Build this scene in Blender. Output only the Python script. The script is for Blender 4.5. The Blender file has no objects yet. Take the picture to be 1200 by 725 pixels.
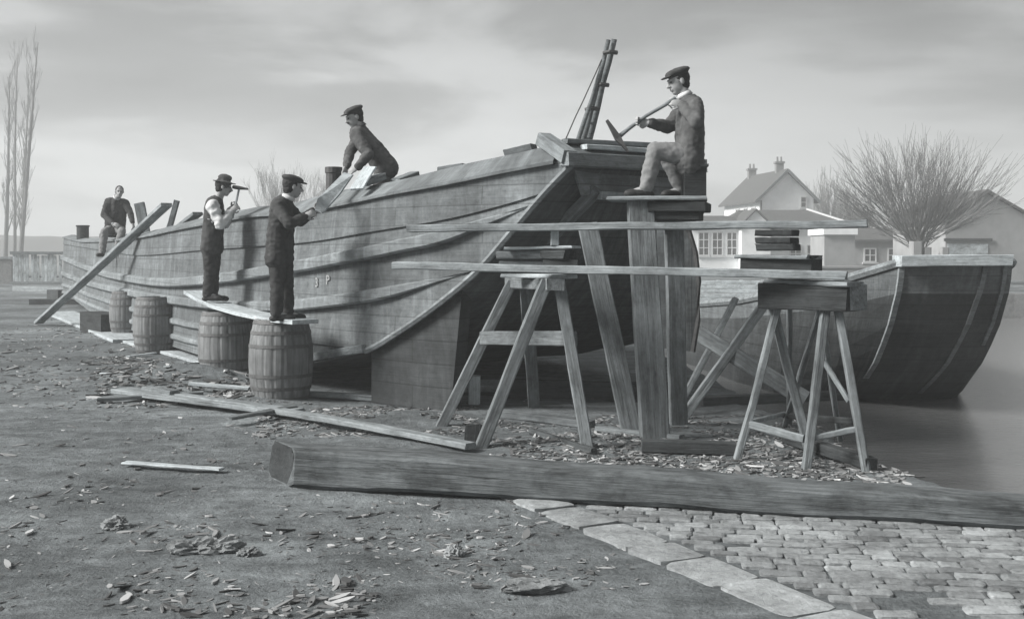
import bpy, bmesh, math, random
from mathutils import Vector, Matrix, noise
random.seed(7)
R = math.radians
S = bpy.context.scene
COL = S.collection
F = 1300.0; CAMH = 1.6; HY = 298.0
def P(px, py, Y): return Vector(((px-600)*Y/F, Y, CAMH-(py-HY)*Y/F))
def G(px, py, z=0.0):
    Y = F*(CAMH-z)/(py-HY); return Vector(((px-600)*Y/F, Y, z))
U = random.uniform
# ------------------------------------------------------------------ helpers
def link(name, me, mat=None, parent=None, smooth=False):
    o = bpy.data.objects.new(name, me); COL.objects.link(o)
    if mat is not None and me is not None and not me.materials: me.materials.append(mat)
    if smooth:
        for p in me.polygons: p.use_smooth = True
    if parent is not None: child(o, parent)
    return o
def wm(o): return o.parent_mw if False else MW[o.name]
MW = {}
def child(o, parent):
    o.parent = parent
    o.matrix_parent_inverse = Matrix.Identity(4)
    o.matrix_basis = MW.get(parent.name, Matrix.Identity(4)).inverted() @ MW.get(o.name, Matrix.Identity(4))
def place(o, M):
    MW[o.name] = M; o.matrix_basis = M
def tag(o, label=None, cat=None, group=None, kind=None):
    if label: o['label'] = label
    if cat: o['category'] = cat
    if group: o['group'] = group
    if kind: o['kind'] = kind
    return o
def thing(name, loc, label, cat, group=None):
    o = bpy.data.objects.new(name, None); COL.objects.link(o); o.empty_display_size = .1
    place(o, Matrix.Translation(loc)); return tag(o, label, cat, group)
def bm_obj(name, bm, mat, parent=None, smooth=False, frame=None):
    """bm is in world coordinates"""
    bmesh.ops.recalc_face_normals(bm, faces=bm.faces)
    me = bpy.data.meshes.new(name)
    if frame is not None: bm.transform(frame.inverted())
    bm.to_mesh(me); bm.free()
    o = bpy.data.objects.new(name, me); COL.objects.link(o)
    if mat: me.materials.append(mat)
    if smooth:
        for p in me.polygons: p.use_smooth = True
    place(o, frame if frame is not None else Matrix.Identity(4))
    if parent is not None: child(o, parent)
    return o
def interp(pts):
    xs = [p[0] for p in pts]; ys = [p[1] for p in pts]; n = len(xs)
    m = []
    for i in range(n):
        if i == 0: m.append((ys[1]-ys[0])/(xs[1]-xs[0]))
        elif i == n-1: m.append((ys[-1]-ys[-2])/(xs[-1]-xs[-2]))
        else:
            a = (ys[i]-ys[i-1])/(xs[i]-xs[i-1]); b = (ys[i+1]-ys[i])/(xs[i+1]-xs[i])
            m.append(0 if a*b <= 0 else 2*a*b/(a+b))
    def f(x):
        if x <= xs[0]: return ys[0]+m[0]*(x-xs[0])
        if x >= xs[-1]: return ys[-1]+m[-1]*(x-xs[-1])
        for i in range(n-1):
            if x <= xs[i+1]:
                h = xs[i+1]-xs[i]; t = (x-xs[i])/h
                return ((2*t**3-3*t*t+1)*ys[i]+(t**3-2*t*t+t)*h*m[i]+(-2*t**3+3*t*t)*ys[i+1]+(t**3-t*t)*h*m[i+1])
    return f
def axes(p0, p1, up=Vector((0,0,1))):
    x = (p1-p0).normalized()
    if abs(x.dot(up)) > .98: up = Vector((0,1,0))
    y = up.cross(x).normalized(); z = x.cross(y).normalized()
    M = Matrix((x, y, z)).transposed().to_4x4(); M.translation = p0
    return M
def timber_bm(L, w, h, cham=.008, n=8, jit=.004, taper=1.0, tz=None, sag=0.0):
    bm = bmesh.new(); rings = []
    ph = U(0, 50)
    for i in range(n+1):
        t = i/n; k = 1+(taper-1)*t; hw, hh = w*k/2, h*(tz if tz else taper)**t/2
        c = min(cham, hw*.6, hh*.6)
        pts = [(-hw+c,-hh),(hw-c,-hh),(hw,-hh+c),(hw,hh-c),(hw-c,hh),(-hw+c,hh),(-hw,hh-c),(-hw,-hh+c)]
        oy = noise.noise(Vector((t*L*1.3, ph, 0)))*jit*2; oz = noise.noise(Vector((t*L*1.3, ph, 9)))*jit*2 - sag*4*t*(1-t)
        ring = [bm.verts.new((t*L, y+oy+U(-1,1)*jit*.5, z+oz+U(-1,1)*jit*.5)) for y, z in pts]
        rings.append(ring)
    for a, b in zip(rings, rings[1:]):
        for j in range(8): bm.faces.new((a[j], a[(j+1)%8], b[(j+1)%8], b[j]))
    bm.faces.new(rings[0][::-1]); bm.faces.new(rings[-1])
    for r in (rings[0], rings[-1]):
        for v in r: v.co.x += U(-1,1)*min(.01, w*.08)
    return bm
def timber(name, p0, p1, w, h, mat, parent=None, up=Vector((0,0,1)), **kw):
    M = axes(p0, p1, up); bm = timber_bm((p1-p0).length, w, h, **kw)
    bmesh.ops.recalc_face_normals(bm, faces=bm.faces)
    me = bpy.data.meshes.new(name); bm.to_mesh(me); bm.free(); me.materials.append(mat)
    o = bpy.data.objects.new(name, me); COL.objects.link(o); place(o, M)
    if parent is not None: child(o, parent)
    return o
def tube(bm, pts, rads, seg=8, cap=True):
    rings = []
    n = len(pts)
    d0 = (pts[1]-pts[0]).normalized(); ref = Vector((0,0,1)) if abs(d0.z) < .9 else Vector((1,0,0))
    for i in range(n):
        d = (pts[min(i+1,n-1)]-pts[max(i-1,0)]).normalized()
        a = ref.cross(d).normalized(); b = d.cross(a)
        rings.append([bm.verts.new(pts[i]+(a*math.cos(2*math.pi*k/seg)+b*math.sin(2*math.pi*k/seg))*rads[i]) for k in range(seg)])
    for r, q in zip(rings, rings[1:]):
        for k in range(seg): bm.faces.new((r[k], r[(k+1)%seg], q[(k+1)%seg], q[k]))
    if cap: bm.faces.new(rings[0][::-1]); bm.faces.new(rings[-1])
def box(bm, lo, hi, M=None):
    vs = [bm.verts.new((x,y,z)) for z in (lo[2],hi[2]) for y in (lo[1],hi[1]) for x in (lo[0],hi[0])]
    if M is not None:
        for v in vs: v.co = M @ v.co
    for f in ((0,2,3,1),(4,5,7,6),(0,1,5,4),(1,3,7,5),(3,2,6,7),(2,0,4,6)): bm.faces.new([vs[i] for i in f])
    return vs
def prism(bm, pts, off):
    a = [bm.verts.new(p) for p in pts]; b = [bm.verts.new(p+off) for p in pts]; n = len(a)
    bm.faces.new(a); bm.faces.new(b[::-1])
    for i in range(n): bm.faces.new((a[i], a[(i+1)%n], b[(i+1)%n], b[i]))
# ------------------------------------------------------------------ materials
TINT = (.982, .998, 1.004)
def g(v): return (v*TINT[0], v*TINT[1], v*TINT[2], 1)
def newmat(name, rough=.9, spec=.2):
    m = bpy.data.materials.new(name); m.use_nodes = True; nt = m.node_tree
    b = nt.nodes['Principled BSDF']; b.inputs['Roughness'].default_value = rough; b.inputs['Specular IOR Level'].default_value = spec
    return m, nt, b
def N(nt, typ, **kw):
    n = nt.nodes.new(typ)
    for k, v in kw.items():
        if k in n.inputs: n.inputs[k].default_value = v
        else: setattr(n, k, v)
    return n
def ramp(nt, fac, stops):
    r = nt.nodes.new('ShaderNodeValToRGB'); e = r.color_ramp.elements
    while len(e) > 1: e.remove(e[-1])
    e[0].position, e[0].color = stops[0][0], g(stops[0][1])
    for p, v in stops[1:]:
        x = e.new(p); x.color = g(v)
    nt.links.new(fac, r.inputs['Fac']); return r.outputs['Color']
def mulc(nt, a, b, fac=1.0):
    m = nt.nodes.new('ShaderNodeMix'); m.data_type = 'RGBA'; m.blend_type = 'MULTIPLY'; m.inputs[0].default_value = fac
    nt.links.new(a, m.inputs[6]); nt.links.new(b, m.inputs[7]); return m.outputs[2]
def mixc(nt, fac, a, b):
    m = nt.nodes.new('ShaderNodeMix'); m.data_type = 'RGBA'
    nt.links.new(fac, m.inputs[0]); nt.links.new(a, m.inputs[6]); nt.links.new(b, m.inputs[7]); return m.outputs[2]
def mapped(nt, src, scale):
    tc = nt.nodes.new('ShaderNodeTexCoord'); mp = N(nt, 'ShaderNodeMapping'); mp.inputs['Scale'].default_value = scale
    nt.links.new(tc.outputs[src], mp.inputs['Vector']); return mp.outputs['Vector']
def noise_n(nt, vec, scale, detail=6, rough=.6, dist=0):
    n = N(nt, 'ShaderNodeTexNoise', Scale=scale, Detail=detail, Roughness=rough, Distortion=dist)
    if vec is not None: nt.links.new(vec, n.inputs['Vector'])
    return n.outputs['Fac']
def bump(nt, b, h, strength=.4, dist=.01):
    n = N(nt, 'ShaderNodeBump', Strength=strength, Distance=dist); nt.links.new(h, n.inputs['Height']); nt.links.new(n.outputs['Normal'], b.inputs['Normal'])
def addrand(nt, vec):
    oi = nt.nodes.new('ShaderNodeObjectInfo'); m = N(nt, 'ShaderNodeVectorMath', operation='MULTIPLY_ADD')
    cb = nt.nodes.new('ShaderNodeCombineXYZ')
    for i in range(3): nt.links.new(oi.outputs['Random'], cb.inputs[i])
    m.inputs[1].default_value = (37, 53, 71)
    nt.links.new(cb.outputs[0], m.inputs[0]); nt.links.new(vec, m.inputs[2]); return m.outputs[0]
def randv(nt, lo, hi):
    oi = nt.nodes.new('ShaderNodeObjectInfo'); return ramp(nt, oi.outputs['Random'], [(0, lo), (1, hi)])
def wood(name, v, contrast=.5, var=.2, coord='Object', grain=(1.6, 26, 26), blotch=.5):
    m, nt, b = newmat(name)
    vec = addrand(nt, mapped(nt, coord, grain)); f = noise_n(nt, vec, 1.0, 10, .7, .8)
    vec3 = addrand(nt, mapped(nt, coord, (grain[0]*1.3, grain[1]*2.6, grain[2]*2.6))); fc = noise_n(nt, vec3, 1.0, 6, .6, .5)
    vec2 = addrand(nt, mapped(nt, coord, (1.6,3.5,3.5))); f2 = noise_n(nt, vec2, 1.6, 8, .7, .3)
    vec4 = addrand(nt, mapped(nt, coord, (9,14,14))); f4 = noise_n(nt, vec4, 1.5, 8, .75)
    c1 = ramp(nt, f, [(.28, v*(1-contrast)), (.5, v), (.75, v*(1+contrast))])
    c = mulc(nt, c1, ramp(nt, f2, [(.3, 1-blotch), (.55, 1.0), (.8, 1.25)]))
    c = mulc(nt, c, ramp(nt, fc, [(.3, .35), (.37, .95), (1, 1.05)]))
    c = mulc(nt, c, ramp(nt, f4, [(.25, .6), (.45, 1.0), (.75, 1.3)]))
    c = mulc(nt, c, randv(nt, 1-var, 1+var))
    ad = N(nt, 'ShaderNodeMath', operation='ADD'); nt.links.new(f, ad.inputs[0]); nt.links.new(fc, ad.inputs[1])
    nt.links.new(c, b.inputs['Base Color']); bump(nt, b, ad.outputs[0], .7, .01); return m
M_WOOD = wood('weathered_wood', .19); M_PALE = wood('pale_new_wood', .45, .3, .15, blotch=.35); M_DARK = wood('dark_tarred_wood', .055, .5, .3)
M_MID = wood('grey_timber', .2, .45, .2); M_BEAM = wood('old_baulk_wood', .13, .65, 0, grain=(1.5, 30, 30), blotch=.65); M_GREY2 = wood('pole_wood', .28, .4, .15)
M_END = wood('end_grain', .05, .4, 0)
def hull_mat(name, v, streak=.5, tar=None):
    m, nt, b = newmat(name, .8, .25)
    grain = noise_n(nt, mapped(nt, 'UV', (1.6, 34, 1)), 1.0, 10, .7, .8)
    st = noise_n(nt, mapped(nt, 'UV', (3.2, .7, 1)), 1.0, 9, .72, 1.2)
    bl = noise_n(nt, mapped(nt, 'UV', (.9, 1.6, 1)), 1.0, 6, .65, .3)
    c = ramp(nt, grain, [(.25, v*.74), (.5, v), (.78, v*1.26)])
    c = mulc(nt, c, ramp(nt, st, [(.3, 1-streak), (.5, .95), (.68, 1.5)]))
    c = mulc(nt, c, ramp(nt, bl, [(.3, .62), (.6, 1.0), (.8, 1.3)]))
    bl2 = noise_n(nt, mapped(nt, 'UV', (11, 14, 1)), 1.0, 8, .75); c = mulc(nt, c, ramp(nt, bl2, [(.28, .6), (.47, 1.0), (.75, 1.3)]))
    # butt joints and nail lines between the boards
    br = N(nt, 'ShaderNodeTexBrick', Scale=1.0); br.offset = .37
    br.inputs['Color1'].default_value = g(1.05); br.inputs['Color2'].default_value = g(.84); br.inputs['Mortar'].default_value = g(.62)
    br.inputs['Mortar Size'].default_value = .006; br.inputs['Brick Width'].default_value = 3.1; br.inputs['Row Height'].default_value = .19; br.inputs['Bias'].default_value = 0
    nt.links.new(mapped(nt, 'UV', (1,1,1)), br.inputs['Vector'])
    c = mulc(nt, c, br.outputs['Color'])
    if tar:
        sx = nt.nodes.new('ShaderNodeSeparateXYZ'); nt.links.new(mapped(nt, 'UV', (1,1,1)), sx.inputs[0])
        ad = N(nt, 'ShaderNodeMath', operation='MULTIPLY_ADD'); nt.links.new(bl, ad.inputs[0]); ad.inputs[1].default_value = .12; nt.links.new(sx.outputs[1], ad.inputs[2])
        rr = ramp(nt, ad.outputs[0], [(tar-.01, tar_v/ v), (tar+.02, 1.0)]); c = mulc(nt, c, rr)
    nt.links.new(c, b.inputs['Base Color']); bump(nt, b, grain, .5, .01); return m
tar_v = .07
M_HULL = hull_mat('hull_planking', .16, .38); M_WALE = hull_mat('rubbing_wale', .24, .2); M_COAM = hull_mat('coaming_board', .19, .25)
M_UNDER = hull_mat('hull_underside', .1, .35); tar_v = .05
M_HULL2 = hull_mat('tarred_hull', .16, .3, None); M_HULL2L = hull_mat('tarred_lower', .07, .3); M_BAND = wood('worn_band', .24, .3)
def plain(name, v, contrast=.25, scale=8, rough=.9, bs=.3, bd=.01, spec=.2, coord='Object', detail=6):
    m, nt, b = newmat(name, rough, spec)
    f = noise_n(nt, mapped(nt, coord, (1,1,1)), scale, detail, .62)
    nt.links.new(ramp(nt, f, [(.25, v*(1-contrast)), (.5, v), (.78, v*(1+contrast))]), b.inputs['Base Color'])
    if bs: bump(nt, b, f, bs, bd)
    return m
M_IRON = plain('rusty_iron', .05, .5, 30, .6, .2, .003, .5); M_STEEL = plain('worn_steel', .3, .3, 20, .4, .05, .002, .6)
M_SKIN = plain('skin', .34, .12, 30, .6, .1, .003, .3); M_HAIR = plain('hair', .035, .4, 60, .8, .4, .004)
M_EYE = plain('eye', .03, 0, 5, .3, 0)
def cloth(name, v): return plain(name, v, .5, 9, .95, .5, .012, .1, detail=10)
M_JACKET = cloth('dark_jacket_cloth', .058); M_COAT = cloth('blue_grey_coat_cloth', .095); M_TROUS = cloth('dark_trouser_cloth', .052)
M_LIGHTTR = plain('worn_pale_trousers', .2, .22, 18, .95, .4, .01, .1, detail=10); M_SHIRT = cloth('white_shirt', .55); M_VEST = cloth('waistcoat_cloth', .07); M_CAP = cloth('cap_cloth', .06); M_BOOT = plain('boot_leather', .035, .4, 20, .6)
M_PLASTER = plain('white_plaster', .8, .12, 1.5, .9, .1); M_SLATE = plain('slate_roof', .085, .25, 6, .8, .3); M_BRICK = plain('brick', .2, .3, 8, .9, .4)
M_GREYWALL = plain('grey_rendered_wall', .3, .2, 1.2); M_WHITE = wood('white_paint_boards', .6, .2, .1); M_FENCE = wood('limewashed_boards', .42, .5, .2, grain=(1,9,1.0))
M_FRAME = plain('window_frame_paint', .55, .1); M_GLASS = plain('dark_window_glass', .07, .2, 3, .15, 0, spec=.5)
M_BARK = plain('bark', .13, .4, 10, .95, .5, .02); M_TWIG = plain('twigs', .19, .3, 10, .95, 0); M_HILL = plain('hill_scrub', .1, .3, .05, 1, 0, coord='Object')
def ground_mat():
    m, nt, b = newmat('trodden_earth', .95, .1)
    v = mapped(nt, 'Object', (1,1,1))
    a = noise_n(nt, v, .55, 8, .65, .4); c2 = noise_n(nt, v, 7, 8, .7); c3 = noise_n(nt, v, 45, 6, .7)
    c = ramp(nt, a, [(.3, .12), (.5, .165), (.68, .24)])
    an = noise_n(nt, mapped(nt, 'Object', (.8,2.6,1)), 1.3, 9, .72, .8); c = mulc(nt, c, ramp(nt, an, [(.3, .55), (.48, .95), (.62, 1.2), (.75, 1.6)]))
    big = noise_n(nt, v, .28, 10, .68, .6); c = mulc(nt, c, ramp(nt, big, [(.33, .72), (.5, 1.0), (.65, 1.3)]))
    c = mulc(nt, c, ramp(nt, c2, [(.28, .6), (.5, 1.0), (.72, 1.35)]))
    c = mulc(nt, c, ramp(nt, c3, [(.3, .82), (.5, 1.0), (.68, 1.2)]))
    ad = N(nt, 'ShaderNodeMath', operation='MULTIPLY_ADD'); nt.links.new(c3, ad.inputs[0]); ad.inputs[1].default_value = .35; nt.links.new(c2, ad.inputs[2])
    nt.links.new(c, b.inputs['Base Color']); bump(nt, b, ad.outputs[0], 1.0, .05); return m
M_GROUND = ground_mat()
def stone_mat(name, v, var):
    m, nt, b = newmat(name, .85, .25)
    ge = nt.nodes.new('ShaderNodeNewGeometry')
    f = noise_n(nt, mapped(nt, 'Object', (1,1,1)), 22, 10, .75); f2 = noise_n(nt, mapped(nt, 'Object', (1,1,1)), 1.6, 9, .72)
    c = ramp(nt, f, [(.28, v*.4), (.45, v*.9), (.55, v), (.75, v*1.4)])
    c = mulc(nt, c, ramp(nt, ge.outputs['Random Per Island'], [(0, 1-var), (1, 1+var)]))
    c = mulc(nt, c, ramp(nt, f2, [(.32, .4), (.58, 1.1)]))
    nt.links.new(c, b.inputs['Base Color']); bump(nt, b, f, .9, .03); return m
M_COBBLE = stone_mat('granite_setts', .35, .3); M_KERB = stone_mat('kerb_stone', .42, .15); M_CLOD = stone_mat('pale_clod', .3, .3)
def chip_mat():
    m, nt, b = newmat('wood_chip', .9, .1); ge = nt.nodes.new('ShaderNodeNewGeometry')
    nt.links.new(ramp(nt, ge.outputs['Random Per Island'], [(0, .06), (.45, .15), (.8, .3), (1, .5)]), b.inputs['Base Color']); return m
M_CHIP = chip_mat()
def water_mat():
    m, nt, b = newmat('canal_water', .07, .5); b.inputs['Base Color'].default_value = g(.2)
    f = noise_n(nt, mapped(nt, 'Object', (1.0, 2.2, 1)), 4.5, 6, .6); bump(nt, b, f, .3, .03); return m
M_WATER = water_mat()
def barrel_mat():
    m, nt, b = newmat('barrel_staves', .8, .2); ge = nt.nodes.new('ShaderNodeNewGeometry')
    f = noise_n(nt, addrand(nt, mapped(nt, 'Object', (22, 22, 1.5))), 1, 8, .6, .3)
    f2 = noise_n(nt, addrand(nt, mapped(nt, 'Object', (3, 3, 3))), 1, 5, .6)
    c = mulc(nt, ramp(nt, f, [(.28, .11), (.5, .2), (.75, .3)]), ramp(nt, f2, [(.3, .6), (.6, 1.05), (.75, 1.2)]))
    nt.links.new(c, b.inputs['Base Color']); bump(nt, b, f, .4, .006); return m
M_STAVE = barrel_mat(); M_HOOP = plain('hoop_iron', .1, .5, 12, .65, .2, .003, .4)
M_PAINT = plain('faded_white_paint', .33, .35, 40, .9, 0)
# ------------------------------------------------------------------ ground, water, hills
bank = interp([(3.0,9.5),(5,6.2),(6.3,4.2),(7.25,3.35),(8.8,2.98),(10.3,2.95),(12.1,2.6),(13.7,2.62),(16,2.6),(18,2.55),(22,2.3),(27,1.6),(32,.6),(37,-.5)])
K0 = G(597, 590); K1 = G(925, 728); KD = (K1-K0).normalized(); KP = Vector((-KD.y, KD.x, 0))
if KP.x < 0: KP = -KP
def ss(a, b, x):
    t = max(0, min(1, (x-a)/(b-a))); return t*t*(3-2*t)
MOUNDS = [(G(195,452), .16, 1.3, .7), (G(240,448), .12, .8, .5), (G(440,492), .07, 1.2, .5), (G(720,520), .05, 1.6, .5), (G(300,470), .08, .6,.4)]
def hgt(x, y, detail=True):
    h = 0.0
    if y < 60:
        h += .03*noise.noise(Vector((x*.9, y*.9, 3)))*(1 if y > 8 or x < 0 else .3)
        if detail:
            h += .012*noise.noise(Vector((x*4, y*4, 1))) + .008*noise.noise(Vector((x*11, y*11, 7)))
        for c, a, rx, ry in MOUNDS:
            d = ((x-c.x)/rx)**2+((y-c.y)/ry)**2
            if d < 6: h += a*math.exp(-d*1.3)
        if y < 9:
            e = ss(.0, .12, (Vector((x,y,0))-K0).dot(KP))*ss(8.2, 7.4, y) if y < 8.2 else 0
            h = h*(1-.7*e)-.003*e
        wob = .25*noise.noise(Vector((x*.8, y*.8, 5)))
        w = ss(-.15, .9, x-bank(y)+wob) * (1-ss(36.2, 36.8, y))
        h -= 1.3*w
    h += .25*ss(36.6, 38, y)*ss(-6, 4, x)
    return h
def build_ground():
    bm = bmesh.new(); ys = []
    y = -5.0
    while y < 4: ys.append(y); y += .35
    y = 4.0
    while y < 300: ys.append(y); y += max(.045, y*.0105) if y < 60 else y*.05
    ys.append(320)
    nx = 300; rows = []
    for y in ys:
        W = 9+.75*max(y, 0) if y > 0 else 9
        rows.append([bm.verts.new((W*(2*i/nx-1), y, hgt(W*(2*i/nx-1), y))) for i in range(nx+1)])
    for a, b in zip(rows, rows[1:]):
        for i in range(nx): bm.faces.new((a[i], a[i+1], b[i+1], b[i]))
    o = bm_obj('ground', bm, M_GROUND, smooth=True); tag(o, kind='structure')
build_ground()
bm = bmesh.new()
bm.faces.new([bm.verts.new(p) for p in ((-2,37,-.5),(0,18,-.5),(1,8,-.5),(3,2.5,-.5),(60,2.5,-.5),(60,37,-.5))])
tag(bm_obj('water', bm, M_WATER), kind='structure')
# far low retaining bank
bm = bmesh.new()
xs = [-9+i*1.5 for i in range(50)]
prev = None
for x in xs:
    y = 36.4+.15*noise.noise(Vector((x,0,0)))
    ring = [bm.verts.new((x, y, -1.2)), bm.verts.new((x, y, .3+.05*noise.noise(Vector((x,3,0))))), bm.verts.new((x, y+.4, .32)), bm.verts.new((x, y+.4, -1.2))]
    if prev:
        for k in range(4): bm.faces.new((prev[k], prev[(k+1)%4], ring[(k+1)%4], ring[k]))
    else: bm.faces.new(ring)
    prev = ring
bm.faces.new(prev[::-1])
tag(bm_obj('quay_wall', bm, M_BRICK), 'low stone quay wall along the far side of the water', 'wall')
# distant hills
bm = bmesh.new(); prev = None
for i in range(121):
    x = -170+i*2.9
    top = 5.2+.9*noise.noise(Vector((x*.03,2,0)))+.25*noise.noise(Vector((x*.25,7,0))) if x < -20 else 3.6+1.2*noise.noise(Vector((x*.04,2,0)))+.4*noise.noise(Vector((x*.25,7,0)))
    ring = [bm.verts.new((x, 190, -.5)), bm.verts.new((x, 197, top*.75)), bm.verts.new((x, 206, top)), bm.verts.new((x, 240, top*.9)), bm.verts.new((x, 260, -.5))]
    if prev:
        for k in range(4): bm.faces.new((prev[k], prev[k+1], ring[k+1], ring[k]))
    prev = ring
tag(bm_obj('hills', bm, M_HILL, smooth=True), kind='structure')
# ------------------------------------------------------------------ cobbles and kerb
def stone(bm, c, ax, ay, l, w, z0, z1, r=.02):
    nx, ny = 4, 3; vs = {}
    a, b2 = l/2, w/2; tilt = (U(-.03,.03), U(-.03,.03))
    def edge(t): return t
    for i in range(nx+1):
        for j in range(ny+1):
            u = [-1,-.78,0,.78,1][i]; v = [-1,-.6,.6,1][j]
            e = max(abs(u), abs(v)); dz = 0
            if abs(u) == 1 or abs(v) == 1: dz = -r*1.1
            if abs(u) == 1 and abs(v) == 1: u *= .93; v *= .92
            p = c+ax*(u*a*U(.95,1.0))+ay*(v*b2*U(.94,1.0)); z = z1+dz+tilt[0]*u*a+tilt[1]*v*b2+U(-.003,.003)
            vs[i,j] = bm.verts.new((p.x, p.y, z))
    for i in range(nx):
        for j in range(ny): bm.faces.new((vs[i,j], vs[i+1,j], vs[i+1,j+1], vs[i,j+1]))
    per = [(i,0) for i in range(nx+1)]+[(nx,j) for j in range(1,ny+1)]+[(i,ny) for i in range(nx-1,-1,-1)]+[(0,j) for j in range(ny-1,0,-1)]
    low = [bm.verts.new((vs[k].co.x, vs[k].co.y, z0)) for k in per]
    for i in range(len(per)):
        k = (i+1)%len(per); bm.faces.new((vs[per[i]], low[i], low[k], vs[per[k]]))
bm = bmesh.new(); t = -1.0
while t < 5:
    l = U(.3, .62); stone(bm, K0+KD*(t+l/2)+KP*(.17+U(-.01,.01)), KD, KP, l-.012, .33+U(-.02,.01), -.06, .02+U(-.006,.006), .005); t += l
tag(bm_obj('kerb', bm, M_KERB, smooth=False), kind='structure')
bm = bmesh.new()
ra = Vector((.99, -.12, 0)); rb = Vector((.12, .99, 0)); v = -3.2
while v < 1.6:
    w = U(.085, .12); u = -.5
    u = (.375-(Vector((.6, 6.0, 0))+rb*(v+w/2)-K0).dot(KP))/ra.dot(KP)+U(0,.02)
    while u < 6:
        l = U(.11, .27); c = Vector((.6, 6.0, 0))+ra*(u+l/2)+rb*(v+w/2+.02*noise.noise(Vector((u*2, v, 0)))*2)
        d = (c-K0).dot(KP)
        if c.x < bank(c.y)-.25 and noise.noise(Vector((c.x*1.3, c.y*1.3, 2))) < .6:
            wear = .012*noise.noise(Vector((c.x*.8, c.y*.8, 8)))
            stone(bm, c, ra, rb, l-.008, w-.007, -.05, .012+wear*.6+U(-.005,.005), .004)
        u += l
    v += w
tag(bm_obj('cobbled_pavement', bm, M_COBBLE, smooth=False), kind='structure')
# ------------------------------------------------------------------ wood chips
def chips():
    bm = bmesh.new()
    def sliver(x, y, big=1.0, z=None):
        L = U(.03, .16)*big; w = U(.012, .045)*big; th = U(.004, .014)*big
        a = U(0, math.pi); h = hgt(x, y, True) if z is None else z
        M = Matrix.Translation((x, y, h+th*.6)) @ Matrix.Rotation(a, 4, 'Z') @ Matrix.Rotation(U(-.25,.25), 4, 'Y') @ Matrix.Rotation(U(-.3,.3), 4, 'X')
        c = U(-.3, .5)*L*.12
        vs = []
        for t, k in ((-.5, .35), (-.15, 1), (.2, .9), (.5, .2)):
            zc = c*(4*t*t)*.5
            vs.append([bm.verts.new(M @ Vector((t*L, s*w*k*.5, zc+q*th*.5))) for s, q in ((-1,-1),(1,-1),(1,1),(-1,1))])
        for r, q in zip(vs, vs[1:]):
            for i in range(4): bm.faces.new((r[i], r[(i+1)%4], q[(i+1)%4], q[i]))
        bm.faces.new(vs[0][::-1]); bm.faces.new(vs[-1])
    def patch(x0, x1, y0, y1, n, big, clump=0):
        k = 0
        while k < n:
            py = U(y0, y1); px = U(x0, x1); q = G(px, py)
            if noise.noise(Vector((q.x*1.5, q.y*1.5, 4))) < clump or q.x > bank(q.y)-.1: k += .25; continue
            sliver(q.x, q.y, big*U(.6, 1.3)); k += 1
    patch(300, 560, 474, 512, 1100, .7, -.15); patch(560, 1010, 486, 560, 2300, .62, -.2); patch(560, 1000, 520, 566, 700, .9, -.3); patch(110, 320, 415, 478, 700, 1.1); patch(110, 330, 425, 470, 300, 1.5, -.2); patch(0, 240, 380, 440, 160, 1.3, -.1)
    patch(0, 330, 480, 720, 230, .55, .05); patch(330, 760, 590, 722, 260, .45, -.1); patch(0, 420, 690, 724, 45, .8, -.05); patch(600, 1000, 700, 724, 30, .6)
    patch(0, 620, 470, 724, 900, .3, -.25); patch(0, 620, 480, 724, 150, .75, -.05); patch(0, 300, 375, 470, 520, .9, -.25); patch(0, 620, 500, 724, 140, .9, 0); patch(400, 720, 600, 724, 90, .7, -.1); patch(330, 700, 600, 724, 350, .28, -.2)
    patch(380, 760, 696, 724, 60, .8, -.1); patch(1000, 1180, 540, 588, 300, .8, -.3); patch(0, 130, 385, 480, 200, .8, -.2)
    o = bm_obj('wood_chips', bm, M_CHIP); tag(o, 'wood chips and shavings strewn over the trodden earth of the yard', 'wood chips', kind='stuff')
chips()
# larger pale lumps lying on the earth
def lump(px, py, l, w, h, label):
    c = G(px, py); bm = bmesh.new(); bmesh.ops.create_icosphere(bm, subdivisions=3, radius=1)
    s = U(0, 90)
    bmesh.ops.subdivide_edges(bm, edges=bm.edges[:], cuts=1, use_grid_fill=True)
    for v in bm.verts:
        n0 = v.co.normalized(); q = n0+Vector((s,0,0))
        k = .75+.5*noise.noise(q*1.3)+.35*(1-2*abs(noise.noise(q*2.6)))+.16*noise.noise(q*7)+.08*noise.noise(q*15)
        v.co = Vector((n0.x*l/2*k, n0.y*w/2*k, max(n0.z*k, -.4)*h/1.3))
    bm.transform(Matrix.Translation((c.x, c.y, h*.33)) @ Matrix.Rotation(U(-.4,.4), 4, 'Z'))
    tag(bm_obj('stone_lump', bm, M_CLOD), label, 'stone', 'pale lumps on the bare earth')
lump(228, 650, .26, .16, .08, 'largest pale rounded lump on the bare earth at front left')
lump(262, 648, .2, .12, .07, 'pale lump just right of the largest one on the earth')
lump(290, 652, .12, .1, .05, 'small pale lump at the right end of the cluster of lumps')
lump(136, 618, .16, .12, .06, 'pale wedge shaped lump alone on the earth, left of the cluster')
lump(625, 692, .32, .14, .05, 'flat pale shard near the bottom, left of the kerb')
lump(532, 652, .1, .08, .05, 'small pale stone on dark earth between shard and long baulk')
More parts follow.
